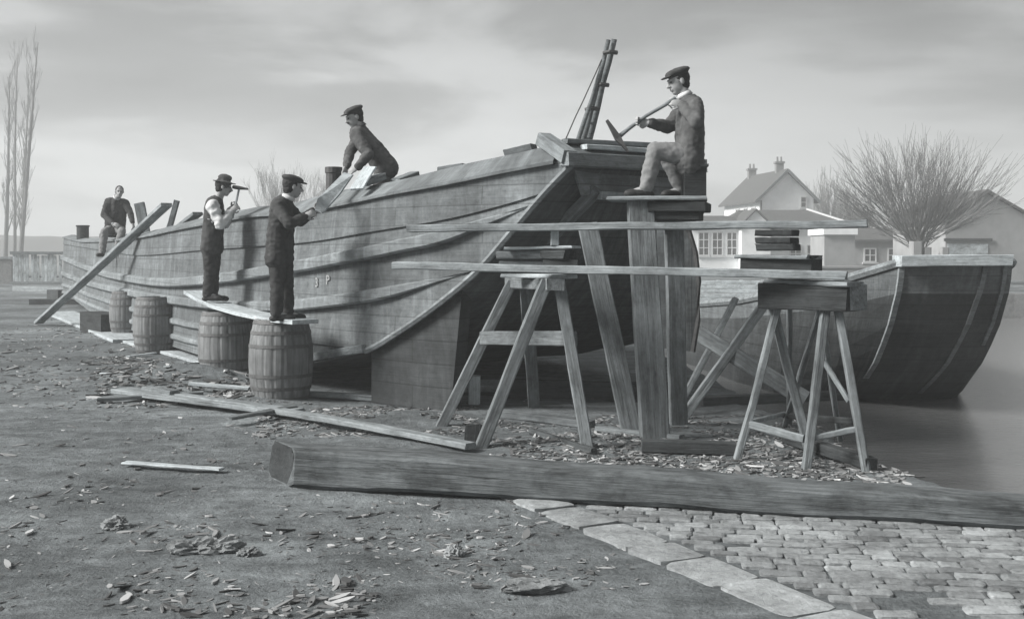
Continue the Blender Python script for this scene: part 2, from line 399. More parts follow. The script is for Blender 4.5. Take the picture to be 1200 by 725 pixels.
# ------------------------------------------------------------------ main barge
iY = interp([(75,.02857),(100,.0333),(142,.0427),(180,.0515),(260,.0649),(320,.073),(380,.0794),(450,.0847),(520,.0889),(600,.0922),(672,.0943)])
T0 = interp([(75,278),(100,283),(142,281),(180,275),(200,270.5),(260,259),(300,252.5),(340,250),(393,241),(459,227),(519,216),(592,201),(672,186)])
TOP = interp([(75,272),(100,279),(142,277),(180,270),(200,265),(260,250),(300,243),(340,238),(396,224),(459,213),(516,199),(598,181),(672,163)])
SEAM = interp([(75,286),(120,293),(165,299),(240,293),(300,289),(360,284),(440,271),(519,258),(592,240),(672,215)])
W1 = interp([(75,299),(100,309),(140,320),(200,326),(250,322),(314,312),(349,306),(420,292),(480,279),(512,272),(592,250),(672,225)])
W2 = interp([(75,318),(110,330),(150,338),(200,346),(250,351),(300,353),(336,352),(400,345),(480,332),(539,321),(672,290)])
BOTPX = interp([(370,425),(400,419),(430,411),(470,388),(510,360),(560,318),(600,272),(640,225),(672,192)])
def plan(px): Y = 1/iY(px); return Vector(((px-600)*Y/F, Y, 0))
def zof(py, px): return CAMH-(py-HY)/iY(px)/F
def zbot(px):
    if px < 300: return .12+ (.25*ss(110, 75, px))
    if px < 370: return .12+(zof(425, 370)-.12)*ss(300, 370, px)
    return zof(BOTPX(px), px)
def tang(px): return (plan(px+2)-plan(px-2)).normalized()
def outw(px): t = tang(px); n = Vector((t.y, -t.x, 0)); return n if n.y < 0 else -n
S0 = plan(672); CT = S0+Vector((.85,.5,0))*.74; AX = Vector((-.5,.866,0)); NX = Vector((-.866,-.5,0))
def mirror(p):
    r = Vector((p.x, p.y, 0))-CT; a = r.dot(AX); b = r.dot(NX); q = CT+AX*a-NX*b; return Vector((q.x, q.y, p.z))
PXS = [75+(672-75)*(i/90)**1.0 for i in range(91)]
# denser at the bow where a pixel spans more metres
PXS = sorted(set([75+i*2.5 for i in range(42)]+[180+i*5 for i in range(99)]+[672]))
PXS = [p for p in PXS if p <= 672]
barge = thing('barge', plan(300)+Vector((0,1.5,0)), 'long wooden barge under repair on the bank, its raked end towards us', 'barge')
UL = {}
acc = 0; pp = None
for p in PXS:
    q = plan(p); acc += (q-pp).length if pp else 0; UL[p] = acc; pp = q
def uvset(bm, fn):
    uv = bm.loops.layers.uv.new('UVMap')
    for f in bm.faces:
        for l in f.loops: l[uv].uv = fn(l.vert)
lines = [lambda p: zof(T0(p), p), lambda p: zof(SEAM(p), p), lambda p: zof(W1(p), p), lambda p: zof(W2(p), p), lambda p: min(.58, zof(W2(p),p)-.12)+.1*ss(110,75,p), lambda p: .33+.12*ss(110,75,p), zbot]
bm = bmesh.new(); uvm = {}
# bow closing curve: continue past px 75 to the stem and round to the far side
bowpts = []
p75 = plan(75); r75 = (p75-CT); a75 = r75.dot(AX); b75 = r75.dot(NX)
for k in range(1, 9):
    th = k/8*math.pi/2; bowpts.append(CT+AX*(a75+1.3*math.sin(th))+NX*(b75*math.cos(th)))
def strake(bm, zt, zb, lap=.03):
    prev = None
    sts = [('b', k) for k in range(7, -1, -1)]+[('p', p) for p in PXS]
    for typ, p in sts:
        if typ == 'b':
            q = bowpts[p]; a, b = zt(75), zb(75); o = (q-(CT+AX*a75*.9)).normalized(); u = -(p+1)*.3
        else: q = plan(p); a, b = zt(p), zb(p); o = outw(p); u = UL[p]
        bt = zbot(p if typ == 'p' else 75)
        a = max(a, bt); b = max(b, bt)
        ring = [bm.verts.new(q+Vector((0,0,a))), bm.verts.new(q+o*lap+Vector((0,0,b))), bm.verts.new(q+o*-.06+Vector((0,0,b)))]
        for w in ring: uvm[w] = (u, w.co.z)
        if prev and (prev[0].co.z-prev[1].co.z > .004 or a-b > .004):
            for k in range(2): bm.faces.new((prev[k], prev[k+1], ring[k+1], ring[k]))
        prev = ring
for i in range(6): strake(bm, lines[i], lines[i+1])
loose = [v for v in bm.verts if not v.link_faces]; bmesh.ops.delete(bm, geom=loose, context='VERTS')
uvset(bm, lambda v: uvm.get(v, (v.co.x, v.co.z)))
bm_obj('side_planking', bm, M_HULL, barge)
def wale(name, zf, h, d, p_end, mat, p_start=75):
    bm = bmesh.new(); prev = None; um = {}
    sts = [('b', k) for k in range(7, -1, -1)]+[('p', p) for p in PXS if p <= p_end]
    for typ, p in sts:
        if typ == 'b': q = bowpts[p]; z = zf(75); o = (q-(CT+AX*a75*.9)).normalized(); u = -(p+1)*.3
        else: q = plan(p); z = zf(p); o = outw(p); u = UL[p]
        j = .006*noise.noise(Vector((u*2, zf(300)*9, 0)))
        tp = 1 if typ == 'b' else .12+.88*ss(p_end, p_end-110, p)
        ring = [bm.verts.new(q+o*a+Vector((0,0,z+b+j))) for a, b in ((-.04,.01),(.02*tp,.01),(d*.8*tp,0),(d*tp,-.02*tp),(d*tp,(-h+.02)*tp),(d*.8*tp,-h*tp),(-.04,-h*tp))]
        for w in ring: um[w] = (u, w.co.z)
        if prev:
            for k in range(7): bm.faces.new((prev[k], prev[(k+1)%7], ring[(k+1)%7], ring[k]))
        else: bm.faces.new(ring)
        prev = ring
    bm.faces.new(prev[::-1])
    uvset(bm, lambda v: um[v]); return bm_obj(name, bm, mat, barge)
wale('rubbing_strake', lines[2], .14, .11, 622, M_WALE); wale('rubbing_strake', lines[3], .13, .1, 548, M_WALE)
wale('rubbing_strake', lines[4], .09, .075, 320, M_WALE); wale('rubbing_strake', lines[5], .08, .07, 320, M_WALE)
# coaming: sloping board above the side, leaning inboard
def coam_top(p, d=.22):
    q = plan(p)-outw(p)*d; px = 600+q.x/q.y*F; return Vector((q.x, q.y, CAMH-(TOP(px)-HY)*q.y/F))
bm = bmesh.new(); prev = None; um = {}
for p in [x for x in PXS if x <= 652]:
    a = plan(p)+outw(p)*.05; a.z = zof(T0(p), p)-.02; b = coam_top(p); j = .008*noise.noise(Vector((UL[p]*1.5, 0, 0)))
    c = b-outw(p)*.1; ring = [bm.verts.new(a), bm.verts.new(a+Vector((0,0,.03))), bm.verts.new(b+Vector((0,0,j))), bm.verts.new(c+Vector((0,0,j))), bm.verts.new(c-Vector((0,0,.3))), bm.verts.new(a-outw(p)*.12)]
    for k, w in enumerate(ring): um[w] = (UL[p], k*.08)
    if prev:
        for k in range(6): bm.faces.new((prev[k], prev[(k+1)%6], ring[(k+1)%6], ring[k]))
    else: bm.faces.new(ring)
    prev = ring
bm.faces.new(prev[::-1]); uvset(bm, lambda v: um[v]); bm_obj('coaming', bm, M_COAM, barge)
# underside (raked end + flat bottom), far side, deck
bm = bmesh.new(); prev = None; um = {}
for p in PXS:
    a = plan(p); a.z = zbot(p); b = mirror(a); ring = []
    for k in range(9):
        w = bm.verts.new(a.lerp(b, k/8)); ring.append(w); um[w] = (k*.6, UL[p]*1.2)
    if prev:
        for k in range(8): bm.faces.new((prev[k], prev[k+1], ring[k+1], ring[k]))
    prev = ring
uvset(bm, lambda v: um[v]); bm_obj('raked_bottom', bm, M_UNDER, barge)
bm = bmesh.new(); prev = None; um = {}
for typ, p in [('b', k) for k in range(7, -1, -1)]+[('p', p) for p in PXS]:
    q = mirror(bowpts[p] if typ == 'b' else plan(p)); pp_ = 75 if typ == 'b' else p; u = -p*.3 if typ == 'b' else UL[p]
    zs = (zof(TOP(pp_), pp_)-.02, lines[2](pp_), zbot(pp_)); ring = []
    for z in zs: w = bm.verts.new((q.x, q.y, max(z, zbot(pp_)))); um[w] = (u, w.co.z); ring.append(w)
    if prev:
        for k in range(2): bm.faces.new((prev[k], prev[k+1], ring[k+1], ring[k]))
    prev = ring
uvset(bm, lambda v: um[v]); bm_obj('far_side_planking', bm, M_HULL, barge)
DECKZ = 1.62
bm = bmesh.new(); prev = None; um = {}
for p in [x for x in PXS if x <= 545]:
    a = plan(p)-outw(p)*.08; b = mirror(a); ring = []
    for k in range(5):
        w = bm.verts.new(Vector((a.x,a.y,DECKZ)).lerp(Vector((b.x,b.y,DECKZ)), k/4)); ring.append(w); um[w] = (UL[p], k)
    if prev:
        for k in range(4): bm.faces.new((prev[k], prev[k+1], ring[k+1], ring[k]))
    prev = ring
uvset(bm, lambda v: um[v]); bm_obj('deck', bm, M_COAM, barge)
# stern platform
pA = coam_top(632, .22); pA.z = CAMH+(HY-163)*pA.y/F
pB = Vector((S0.x, S0.y, zof(184, 672))); pC = mirror(pB); pD = mirror(pA)
dz = Vector((0,0,-.05)); bm = bmesh.new(); um = {}
nb = 7
for k in range(nb):
    t0, t1 = k/nb+.004, (k+1)/nb-.004
    prism(bm, [pB.lerp(pA, t0), pC.lerp(pD, t0), pC.lerp(pD, t1), pB.lerp(pA, t1)], dz+Vector((0,0,U(-.006,.006))))
uvset(bm, lambda v: (v.co.x*1.3+v.co.y, (v.co-pB).dot((pA-pB).normalized()))); bm_obj('stern_platform', bm, M_COAM, barge)
n_out = (pB-pA).cross(Vector((0,0,1))).normalized()
timber('end_beam', pA+Vector((-.04,-.02,.0)), pB+Vector((-.05,-.08,-.01)), .15, .13, M_MID, barge)
timber('end_beam', pB+Vector((-.09,-.1,-.03)), pC+Vector((.1,-.02,-.03)), .14, .13, M_MID, barge)
# transom plank face under the beam
bm = bmesh.new()
prism(bm, [pB+Vector((.01,.06,-.1)), pC+Vector((-.01,.06,-.1)), pC+Vector((-.1,.12,-.36)), pB+Vector((.1,.12,-.36))], Vector((-.02,.05,0)))
uvset(bm, lambda v: (v.co.x, v.co.z)); bm_obj('transom_board', bm, M_COAM, barge)
# inner frame seen below the transom
w0 = (pC-pB).normalized()
timber('rake_timber', pB+w0*.28+Vector((0,.05,-.3)), pB+w0*.28+Vector((-.95,.9,-1.3)), .12, .1, M_UNDER_W if 'M_UNDER_W' in globals() else M_MID, barge)
timber('rake_timber', pB+w0*.3+Vector((0,.03,-.36)), pC-w0*.3+Vector((0,.03,-.36)), .1, .08, M_MID, barge)
# dark planked slab added to fill the smooth dark area under the rake
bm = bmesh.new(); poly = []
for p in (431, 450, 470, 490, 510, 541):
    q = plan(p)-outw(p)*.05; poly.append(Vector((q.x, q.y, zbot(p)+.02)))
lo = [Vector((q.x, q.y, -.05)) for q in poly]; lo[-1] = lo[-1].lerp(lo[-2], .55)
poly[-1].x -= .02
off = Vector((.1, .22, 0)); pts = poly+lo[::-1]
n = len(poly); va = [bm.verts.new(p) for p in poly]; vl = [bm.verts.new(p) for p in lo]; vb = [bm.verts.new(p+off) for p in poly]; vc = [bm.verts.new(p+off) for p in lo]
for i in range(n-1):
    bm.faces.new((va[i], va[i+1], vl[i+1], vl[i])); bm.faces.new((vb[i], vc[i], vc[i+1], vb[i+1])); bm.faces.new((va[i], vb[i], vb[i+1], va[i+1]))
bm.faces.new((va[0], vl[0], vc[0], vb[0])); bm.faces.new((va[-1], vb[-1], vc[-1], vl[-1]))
uvset(bm, lambda v: (v.co.x*1.1, v.co.z*.8)); M_SLAB = hull_mat('dark_slab_planks', .05, .25)
bm_obj('dark_slab', bm, M_SLAB, barge)
# pale chine plank and bottom edge
pts_ = [362, 380, 400, 418, 432]
for a, b in zip(pts_, pts_[1:]): pass
timber('chine_plank', plan(362)+outw(362)*.05+Vector((0,0,zbot(366)+.04)), plan(431)+outw(431)*.05+Vector((0,0,zbot(431)+.03)), .06, .09, M_GREY2, barge)
# pale chine edge along the rake
bm = bmesh.new(); rr = [p for p in PXS if 430 <= p <= 672]
tube(bm, [plan(p)+outw(p)*.02+Vector((0,0,zbot(p))) for p in rr], [.035]*len(rr), 6); uvset(bm, lambda v: (v.co.x, v.co.z)); bm_obj('rake_edge', bm, M_WALE, barge)
# rudder
bm = bmesh.new(); Yr = 10.55
prism(bm, [P(x, y, Yr) for x, y in ((770,250),(797,258),(808,272),(815,295),(819,330),(818,375),(812,412),(778,408),(768,330))], Vector((.03,.11,0)))
uvset(bm, lambda v: (v.co.z, v.co.x)); bm_obj('rudder', bm, M_HULL, barge)
bm = bmesh.new(); tube(bm, [P(x, y, Yr-.02) for x, y in ((797,258),(808,272),(815,295),(819,330),(818,375),(812,412))], [.025]*6, 6); uvset(bm, lambda v: (v.co.z, v.co.x))
bm_obj('rudder_band', bm, M_IRON, barge)
# faded painted characters on the bow quarter
def text_part(ch, px, py, h):
    cu = bpy.data.curves.new('painted_mark', 'FONT'); cu.body = ch; cu.size = h; cu.align_x = 'CENTER'; cu.extrude = .002
    tmp = bpy.data.objects.new('painted_mark', cu); COL.objects.link(tmp)
    dg = bpy.context.evaluated_depsgraph_get(); me = bpy.data.meshes.new_from_object(tmp.evaluated_get(dg)); bpy.data.objects.remove(tmp)
    me.name = 'painted_mark'; me.materials.clear(); me.materials.append(M_PAINT)
    q = plan(px)+outw(px)*.034; q.z = zof(py, px); x = tang(px); x = x if x.x > 0 else -x; z = Vector((0,0,1)); y = z; n_ = x.cross(y)
    M = Matrix((x, y, n_)).transposed().to_4x4(); M.translation = q
    o = bpy.data.objects.new('painted_mark', me); COL.objects.link(o); place(o, M); child(o, barge)
text_part('3', 374, 336, .15); text_part('P', 387, 333, .15)
# gear on the barge (things resting on it)
def cyl_thing(name, p0, p1, r0, r1, mat, label, cat, seg=14, rim=None):
    bm = bmesh.new(); d = (p1-p0)
    tube(bm, [p0, p0+d*.5, p0+d*.93, p0+d*.935, p1], [r0, (r0+r1)/2, r1, r1*1.12, r1*1.12], seg)
    return tag(bm_obj(name, bm, mat, smooth=False), label, cat)
cyl_thing('stovepipe', P(391,300,13.6), P(391,196,13.6), .095, .095, M_IRON, 'short dark iron stovepipe standing on the barge left of the capped sawyer', 'stovepipe')
cyl_thing('mooring_bitt', P(97,290,32), P(97,264,32), .17, .17, M_DARK, 'squat dark bitt on the far bow of the barge', 'bitt')
def plank(p0, p1, w, h, mat, label, cat='plank', group=None, name='plank', **kw):
    o = timber(name, p0, p1, w, h, mat, None, **kw); return tag(o, label, cat, group)
plank(P(172,285,21.5), P(163,238,21.5), .2, .06, M_WOOD, 'short board standing up from the barge beside the seated man', up=Vector((0,1,0)))
plank(P(196,275,20.5), P(207,235,20.5), .09, .1, M_WOOD, 'thin post leaning right on the barge, right of the upright board', 'post', name='post', up=Vector((0,1,0)))
plank(P(198,276,19.5), P(232,250,19.0), .2, .06, M_WOOD, 'board lying over the barge gunwale just left of the hatted man')
plank(P(60,280,0.1+24.4-2.0), P(61,279,24.4-2.0), .01,.01, M_WOOD, 'x') if False else None
plank(P(426,215,12.15), P(447,207,12.3), .2, .07, M_MID, 'short block on the coaming below the bending man', 'block', name='timber_block')
plank(P(418,222,11.95), P(434,196,12.25), .16, .025, M_PALE, 'pale scrap of board under the hands of the bending man')
plank(P(594,181,11.35), P(626,174,11.25), .16, .09, M_MID, 'dark offcut lying on the coaming beside the raised platform', 'block', name='timber_block')
plank(P(516,200,11.7), P(544,195,11.6), .14, .07, M_MID, 'low offcut lying on the middle of the sloping coaming', 'block', name='timber_block')
# a coil / scraps at px 470
plank(P(463,212,12.2), P(486,203,12.4), .16, .05, M_WOOD, 'small loose piece on the coaming right of the bending man', 'block', name='timber_block')
# deck planks lying on stern platform
n_p = (pB-pA).cross(pC-pB).normalized(); n_p = n_p if n_p.z > 0 else -n_p
plank(pB.lerp(pA,.45)+w0*.25+n_p*.03, pC.lerp(pD,.45)-w0*.15+n_p*.03, .12, .05, M_PALE, 'pale batten laid across the raised stern platform nearest the adze')
plank(pB.lerp(pA,.75)+w0*.12+n_p*.03, pC.lerp(pD,.78)-w0*.2+n_p*.03, .1, .05, M_MID, 'dark batten laid across the back of the raised stern platform')
# ------------------------------------------------------------------ sheerlegs (leaning spars)
sl = thing('sheerlegs', P(690,240,14.5), 'leaning bundle of lashed spars rising behind the barge platform', 'spars')
Ym = 14.5; M_SPAR = wood('dark_spar_wood', .14, .4, .1)
def spar(name, a, b, r0, r1, mat):
    bm = bmesh.new(); n_ = 10
    tube(bm, [a.lerp(b, i/n_)+Vector((noise.noise(Vector((i*.7,r0*99,0)))*.015,0,0)) for i in range(n_+1)], [r0+(r1-r0)*i/n_ for i in range(n_+1)], 8); return bm_obj(name, bm, mat, sl, True)
spar('spar', P(648,300,Ym), P(713.5,47,Ym), .048, .03, M_SPAR); spar('spar', P(655,300,Ym+.7), P(720,46,Ym+.05), .07, .036, M_SPAR)
spar('spar', P(634,300,Ym-.5), P(708,70,Ym-.1), .04, .025, M_SPAR)
spar('rope', P(628,240,Ym-.7), P(705,70,Ym-.1), .009, .008, M_IRON)
for x, y in ((704,100),(693,128),(714,62)): 
    bm = bmesh.new(); tube(bm, [P(x-7, y+1, Ym-.12), P(x, y-1, Ym-.15), P(x+9, y, Ym-.1)], [.03]*3, 6); bm_obj('lashing', bm, M_IRON, sl)
for i in range(2):
    a = P(648,300,Ym).lerp(P(713,47,Ym), .55+.07*i); b = P(655,300,Ym+.7).lerp(P(721,46,Ym+.05), .55+.07*i)
    bm = bmesh.new(); tube(bm, [a, b], [.018]*2, 5); bm_obj('rung', bm, M_MID, sl)
# ------------------------------------------------------------------ barrels
def make_barrel():
    b = thing('barrel', Vector((0,0,0)), 'x', 'barrel', 'wooden barrels standing along the hull')
    H = .87; prof = lambda t: .275+.065*math.sin(math.pi*t)**.8 if 0 < t < 1 else .275
    bm = bmesh.new(); ns = 20; seg = ns*4; rows = []
    for i in range(15):
        t = i/14; r = prof(t); row = []
        for k in range(seg):
            gr = .005 if k % 4 == 0 else 0; a = 2*math.pi*k/seg+.02*math.sin(k//4*7.1)
            row.append(bm.verts.new(((r-gr)*math.cos(a), (r-gr)*math.sin(a), t*H+(.004*math.sin((k//4)*5.3) if i == 14 else 0))))
        rows.append(row)
    inner = [bm.verts.new((.25*math.cos(2*math.pi*k/seg), .25*math.sin(2*math.pi*k/seg), H-.002)) for k in range(seg)]
    inner2 = [bm.verts.new((.25*math.cos(2*math.pi*k/seg), .25*math.sin(2*math.pi*k/seg), H-.05)) for k in range(seg)]
    rows += [inner, inner2]
    for r, q in zip(rows, rows[1:]):
        for k in range(seg): bm.faces.new((r[k], r[(k+1)%seg], q[(k+1)%seg], q[k]))
    bm.faces.new(rows[0][::-1])
    bm_obj('staves', bm, M_STAVE, b)
    bm = bmesh.new(); vs = [bm.verts.new((.2495*math.cos(2*math.pi*k/40), .2495*math.sin(2*math.pi*k/40), H-.035)) for k in range(40)]; vl = [bm.verts.new(v.co-Vector((0,0,.02))) for v in vs]
    bm.faces.new(vs); bm.faces.new(vl[::-1])
    for k in range(40): bm.faces.new((vl[k], vl[(k+1)%40], vs[(k+1)%40], vs[k]))
    bm_obj('barrel_head', bm, M_WOOD, b)
    for t0, hh in ((.02,.04),(.15,.035),(.3,.035),(.66,.035),(.82,.035),(.945,.04)):
        bm = bmesh.new(); rows = []
        for z, e in ((t0*H, .001),(t0*H, .006),(t0*H+hh, .006),(t0*H+hh, .001)):
            t = z/H; rows.append([bm.verts.new(((prof(t)+e)*math.cos(2*math.pi*k/48), (prof(t)+e)*math.sin(2*math.pi*k/48), z)) for k in range(48)])
        for i in range(4):
            for k in range(48): bm.faces.new((rows[i][k], rows[i][(k+1)%48], rows[(i+1)%4][(k+1)%48], rows[(i+1)%4][k]))
        bm_obj('hoop', bm, M_HOOP, b)
    return b
def copy_tree(o):
    c = o.copy(); COL.objects.link(c)
    for ch in list(o.children):
        d = ch.copy(); COL.objects.link(d); d.parent = c; d.matrix_parent_inverse = Matrix.Identity(4); d.matrix_basis = ch.matrix_basis.copy()
    return c
br0 = make_barrel()
specs = [(326, 471, .3, 1.03, 'nearest banded barrel, under the right end of the staging plank'), (262, 448, 1.9, 1.02, 'barrel under the left half of the staging plank below the hatted man'),
         (179, 414, 4.1, 1.05, 'fat barrel standing free of the plank, left of the staging'), (146, 393, 5.0, 1.0, 'farthest barrel, half behind the fat free standing one')]
for i, (px, py, rz, sc, lab) in enumerate(specs):
    o = br0 if i == 0 else copy_tree(br0); c = G(px, py)
    o.matrix_basis = Matrix.Translation((c.x, c.y+.15, 0)) @ Matrix.Rotation(rz, 4, 'Z') @ Matrix.Rotation(U(-.015,.015), 4, 'X') @ Matrix.Diagonal((sc,sc,sc,1)); o['label'] = lab
# staging plank (bent) on two barrels
bm = bmesh.new(); prev = None
spts = [P(228,344,15.2), P(242,352,14.7), P(262,361,14.0), P(290,369,13.1), P(325,376,12.1), P(358,379.5,11.55)]
for i, q in enumerate(spts):
    d = (spts[min(i+1,5)]-spts[max(i-1,0)]).normalized(); s_ = Vector((d.y, -d.x, 0)).normalized()*.15; th = Vector((0,0,.045))
    ring = [bm.verts.new(q-s_), bm.verts.new(q+s_), bm.verts.new(q+s_+th), bm.verts.new(q-s_+th)]
    if prev:
        for k in range(4): bm.faces.new((prev[k], prev[(k+1)%4], ring[(k+1)%4], ring[k]))
    else: bm.faces.new(ring)
    prev = ring
bm.faces.new(prev[::-1])
fr = axes(spts[0], spts[-1])
tag(bm_obj('staging_plank', bm, M_PALE, frame=fr), 'bowed pale plank laid across two barrels as a working platform', 'plank')
# long plank leaning on the gunwale
plank(G(45,380)+Vector((0,0,.04)), P(195,240,19.6), .2, .07, M_GREY2, 'long plank leaning from the ground up over the barge gunwale', name='gang_plank', n=14)
# ------------------------------------------------------------------ ground timbers
def gp(px, py, dz=.03): q = G(px, py); q.z = hgt(q.x, q.y, False)+dz; return q
plank(gp(142,464,.06), gp(345,492,.05), .26, .05, M_GREY2, 'broad pale plank on the earth in front of the barrels', n=14)
plank(gp(200,470,.075), gp(552,531,.06), .13, .05, M_GREY2, 'longest plank on the earth, running from the barrels to the big baulk', n=20, sag=-.02)
plank(gp(114,472), gp(238,467,.05), .1, .04, M_WOOD, 'thin batten sticking out left from the plank pile')
plank(gp(172,466,.1), gp(205,472,.1), .12, .06, M_MID, 'stubby dark block lying on the broad pale plank', 'block', name='timber_block')
plank(gp(222,462,.1), gp(292,463,.06), .08, .04, M_PALE, 'short pale batten at the foot of the second barrel')
plank(gp(268,500,.07), gp(345,489,.08), .1, .03, M_WOOD, 'short board crossing the planks before the nearest barrel')
plank(gp(330,488), gp(440,505), .09, .035, M_WOOD, 'narrow lath behind the longest plank on the earth')
plank(gp(360,466), gp(520,474), .1, .06, M_GREY2, 'low batten lying along the foot of the dark slab')
plank(gp(575,488), gp(694,500), .12, .07, M_WOOD, 'grey plank lying under the near trestle')
plank(gp(622,511,.03), gp(696,537,.03), .05, .05, M_DARK, 'dark stick lying at the right foot of the near trestle', 'stick', name='stick')
plank(gp(545,462,.1), gp(675,464,.1), .14, .13, M_PALE, 'pale log lying in the shade below the raked end', 'log', name='log')
plank(gp(700,505), gp(800,522), .07, .05, M_WOOD, 'thin lath at the foot of the thick post', 'stick', name='stick')
plank(gp(752,532,.05), gp(862,534,.05), .1, .1, M_DARK, 'dark baulk end lying between post and far trestle', 'timber', name='timber')
plank(gp(922,522,.06), gp(1022,552,.06), .1, .09, M_DARK, 'dark timber on the earth beneath the right trestle', 'timber', name='timber')
plank(G(553,520)+Vector((0,0,.0)), G(553,520)+Vector((.01,.02,.16)), .14, .14, M_DARK, 'dark block standing at the left foot of the near trestle', 'block', name='timber_block')
plank(P(556,470,11.6)+Vector((0,0,-.02)), P(556,440,11.6), .12, .14, M_PALE, 'pale upright block in the shade behind the near trestle', 'block', name='timber_block')
plank(G(590,455,.1)+Vector((0,0,0)), G(790,460,.1), .2, .2, M_DARK, 'long dark sleeper in the shade under the raked end', 'timber', name='timber')
plank(G(820,470,.05), G(1000,462,.05), .14, .1, M_DARK, 'dark timber along the water edge behind the right trestle', 'timber', name='timber')
plank(G(70,366,.03), G(157,399,.03), .75, .06, M_PALE, 'wide pale plank lying along the hull beyond the barrels', n=10)
plank(G(157,400,.03), G(262,428,.03), .4, .05, M_PALE, 'pale plank behind the barrels along the foot of the hull', n=10)
plank(G(36,354,.08), G(98,354,.08), .25, .2, M_DARK, 'dark baulk lying on the ground below the far bow', 'timber', name='timber')
plank(G(18,338,.1), G(78,339.5,.1), .3, .22, M_GREY2, 'pale baulk lying on the ground before the board fence', 'timber', name='timber')
plank(G(108,376,.2), G(133,380,.2), .5, .4, M_DARK, 'dark squared chock under the far end of the barge', 'block', name='timber_block')
plank(G(62,348,.2), G(75,349,.2), .4, .5, M_DARK, 'dark chock beside the far bow', 'block', name='timber_block')
# debris boards on the chip heap
for (a, b, c, d, lab) in ((150,420,182,416,'thin pale lath on top of the chip heap'),(195,452,225,440,'pale splinter of board at the foot of the fat barrel'),(120,440,150,446,'short grey splinter left of the chip heap'),(60,545,130,548,'x'),(145,548,260,555,'flat pale splinter alone on the open earth at left')):
    if lab != 'x': plank(gp(a,b,.035), gp(c,d,.035), .08, .016, M_PALE, lab, 'splinter', name='splinter')
# the big baulk in the foreground
pL = Vector(((326-600)*7.75/F, 7.75, .15)); pR = Vector(((1260-600)*6.45/F, 6.45, .085))
baulk = thing('baulk', (pL+pR)/2*1.0-Vector((0,0,.1)), 'huge squared baulk of timber lying across the foreground', 'timber')
timber('baulk_body', pL, pR, .3, .27, M_BEAM, baulk, cham=.03, n=40, jit=.008, taper=.95, tz=.6)
pd = (pR-pL).normalized()
ef = timber('end_face', pL-pd*.004, pL+pd*.012, .275, .25, M_END, baulk, n=1, cham=.04)
for o_ in (ef, bpy.data.objects['baulk_body']):
    for v in o_.data.vertices:
        if v.co.x < 1.2: v.co.x += (-v.co.y*1.1+v.co.z*.12+.03)*(1-max(v.co.x, 0)/1.2)
# ------------------------------------------------------------------ trestle under the poles (near)
t1 = thing('trestle', G(625,505), 'near trestle with splayed plank legs, packed up under the two long poles', 'trestle', 'wooden trestles')
fa = P(648,326,9.1); ra_ = P(608,328,10.7)
def leg(parent, a, b, w, h, mat=M_WOOD): return timber('leg', a, b, w, h, mat, parent, up=Vector((0,1,.2)), n=8, jit=.005)
lA = (G(514,501)-Vector((0,0,.03)), P(600,330,10.5)); lB = (G(561,526)-Vector((0,0,.03)), P(641,328,9.1)); lC = (G(690,531)-Vector((0,0,.03)), P(655,328,9.15)); lD = (G(626,478)-Vector((0,0,.03)), P(616,328,10.6))
leg(t1, *lA, .1, .07); leg(t1, *lB, .1, .11); leg(t1, *lC, .1, .09); leg(t1, *lD, .12, .13)
def onleg(l, t): return l[0].lerp(l[1], t)
timber('rail', onleg(lA,.62)+Vector((-.03,-.06,0)), onleg(lC,.66)+Vector((.06,.07,0)), .035, .125, M_WOOD, t1)
timber('head_beam', P(600,331,10.75), P(652,333,9.0), .15, .1, M_WOOD, t1)
timber('cap_board', P(594,323,9.9), P(668,324.5,9.08), .14, .035, M_PALE, t1)
plank(P(596,291,9.75), P(675,290,9.35), .16, .025, M_PALE, 'thin board on top of the packing on the near trestle', 'board', name='packing_board')
plank(P(588,299,9.9), P(642,298,9.6), .16, .07, M_WOOD, 'upper left packing piece on the near trestle', 'block', name='packing_block')
plank(P(640,298,9.5), P(668,298,9.35), .18, .075, M_DARK, 'upper right dark packing block on the near trestle', 'block', name='packing_block')
plank(P(590,308.5,9.9), P(648,308.5,9.65), .16, .05, M_MID, 'lower left packing piece on the near trestle', 'block', name='packing_block')
plank(P(642,308.5,9.5), P(681,308.5,9.35), .18, .06, M_DARK, 'lower right dark packing block on the near trestle', 'block', name='packing_block')
plank(P(650,287,9.4), P(650,270,9.4), .07, .06, M_PALE, 'small upright pale chock between packing and upper pole', 'block', name='packing_block')
# poles
plank(P(480,268,9.75), P(1016,263,8.55), .14, .062, M_GREY2, 'upper long scaffold plank running level across both trestles', 'pole', 'long scaffold planks', name='scaffold_plank', n=26, jit=.006)
plank(P(464,311,9.55), P(992,323,8.3), .14, .065, M_GREY2, 'lower long scaffold plank running level across both trestles', 'pole', 'long scaffold planks', name='scaffold_plank', n=26, jit=.006)
# ------------------------------------------------------------------ posts under the stern
plank(G(768,518)-Vector((0,0,.05)), P(750,236,9.65), .24, .2, M_WOOD, 'thick upright post carrying the packing under the adze man', 'post', name='post', up=Vector((0,1,0)), n=14, taper=.92)
plank(G(742,508)-Vector((0,0,.05)), P(688,262,10.1), .18, .1, M_WOOD, 'leaning flat prop just left of the thick post', 'post', name='prop', up=Vector((0,1,0)), n=14)
plank(G(822,462)-Vector((0,0,.05)), P(783,262,10.25), .13, .12, M_WOOD, 'narrow prop behind the thick post, against the rudder', 'post', name='prop', up=Vector((0,1,0)), n=12) if False else None
plank(P(714,234,9.75), P(829,233,9.6), .42, .035, M_GREY2, 'foot board on top of the packing under the adze man', 'board', name='foot_board')
plank(P(764,243,9.7), P(829,243,9.55), .34, .085, M_DARK, 'upper dark packing timber beneath the foot board', 'block', name='packing_block')
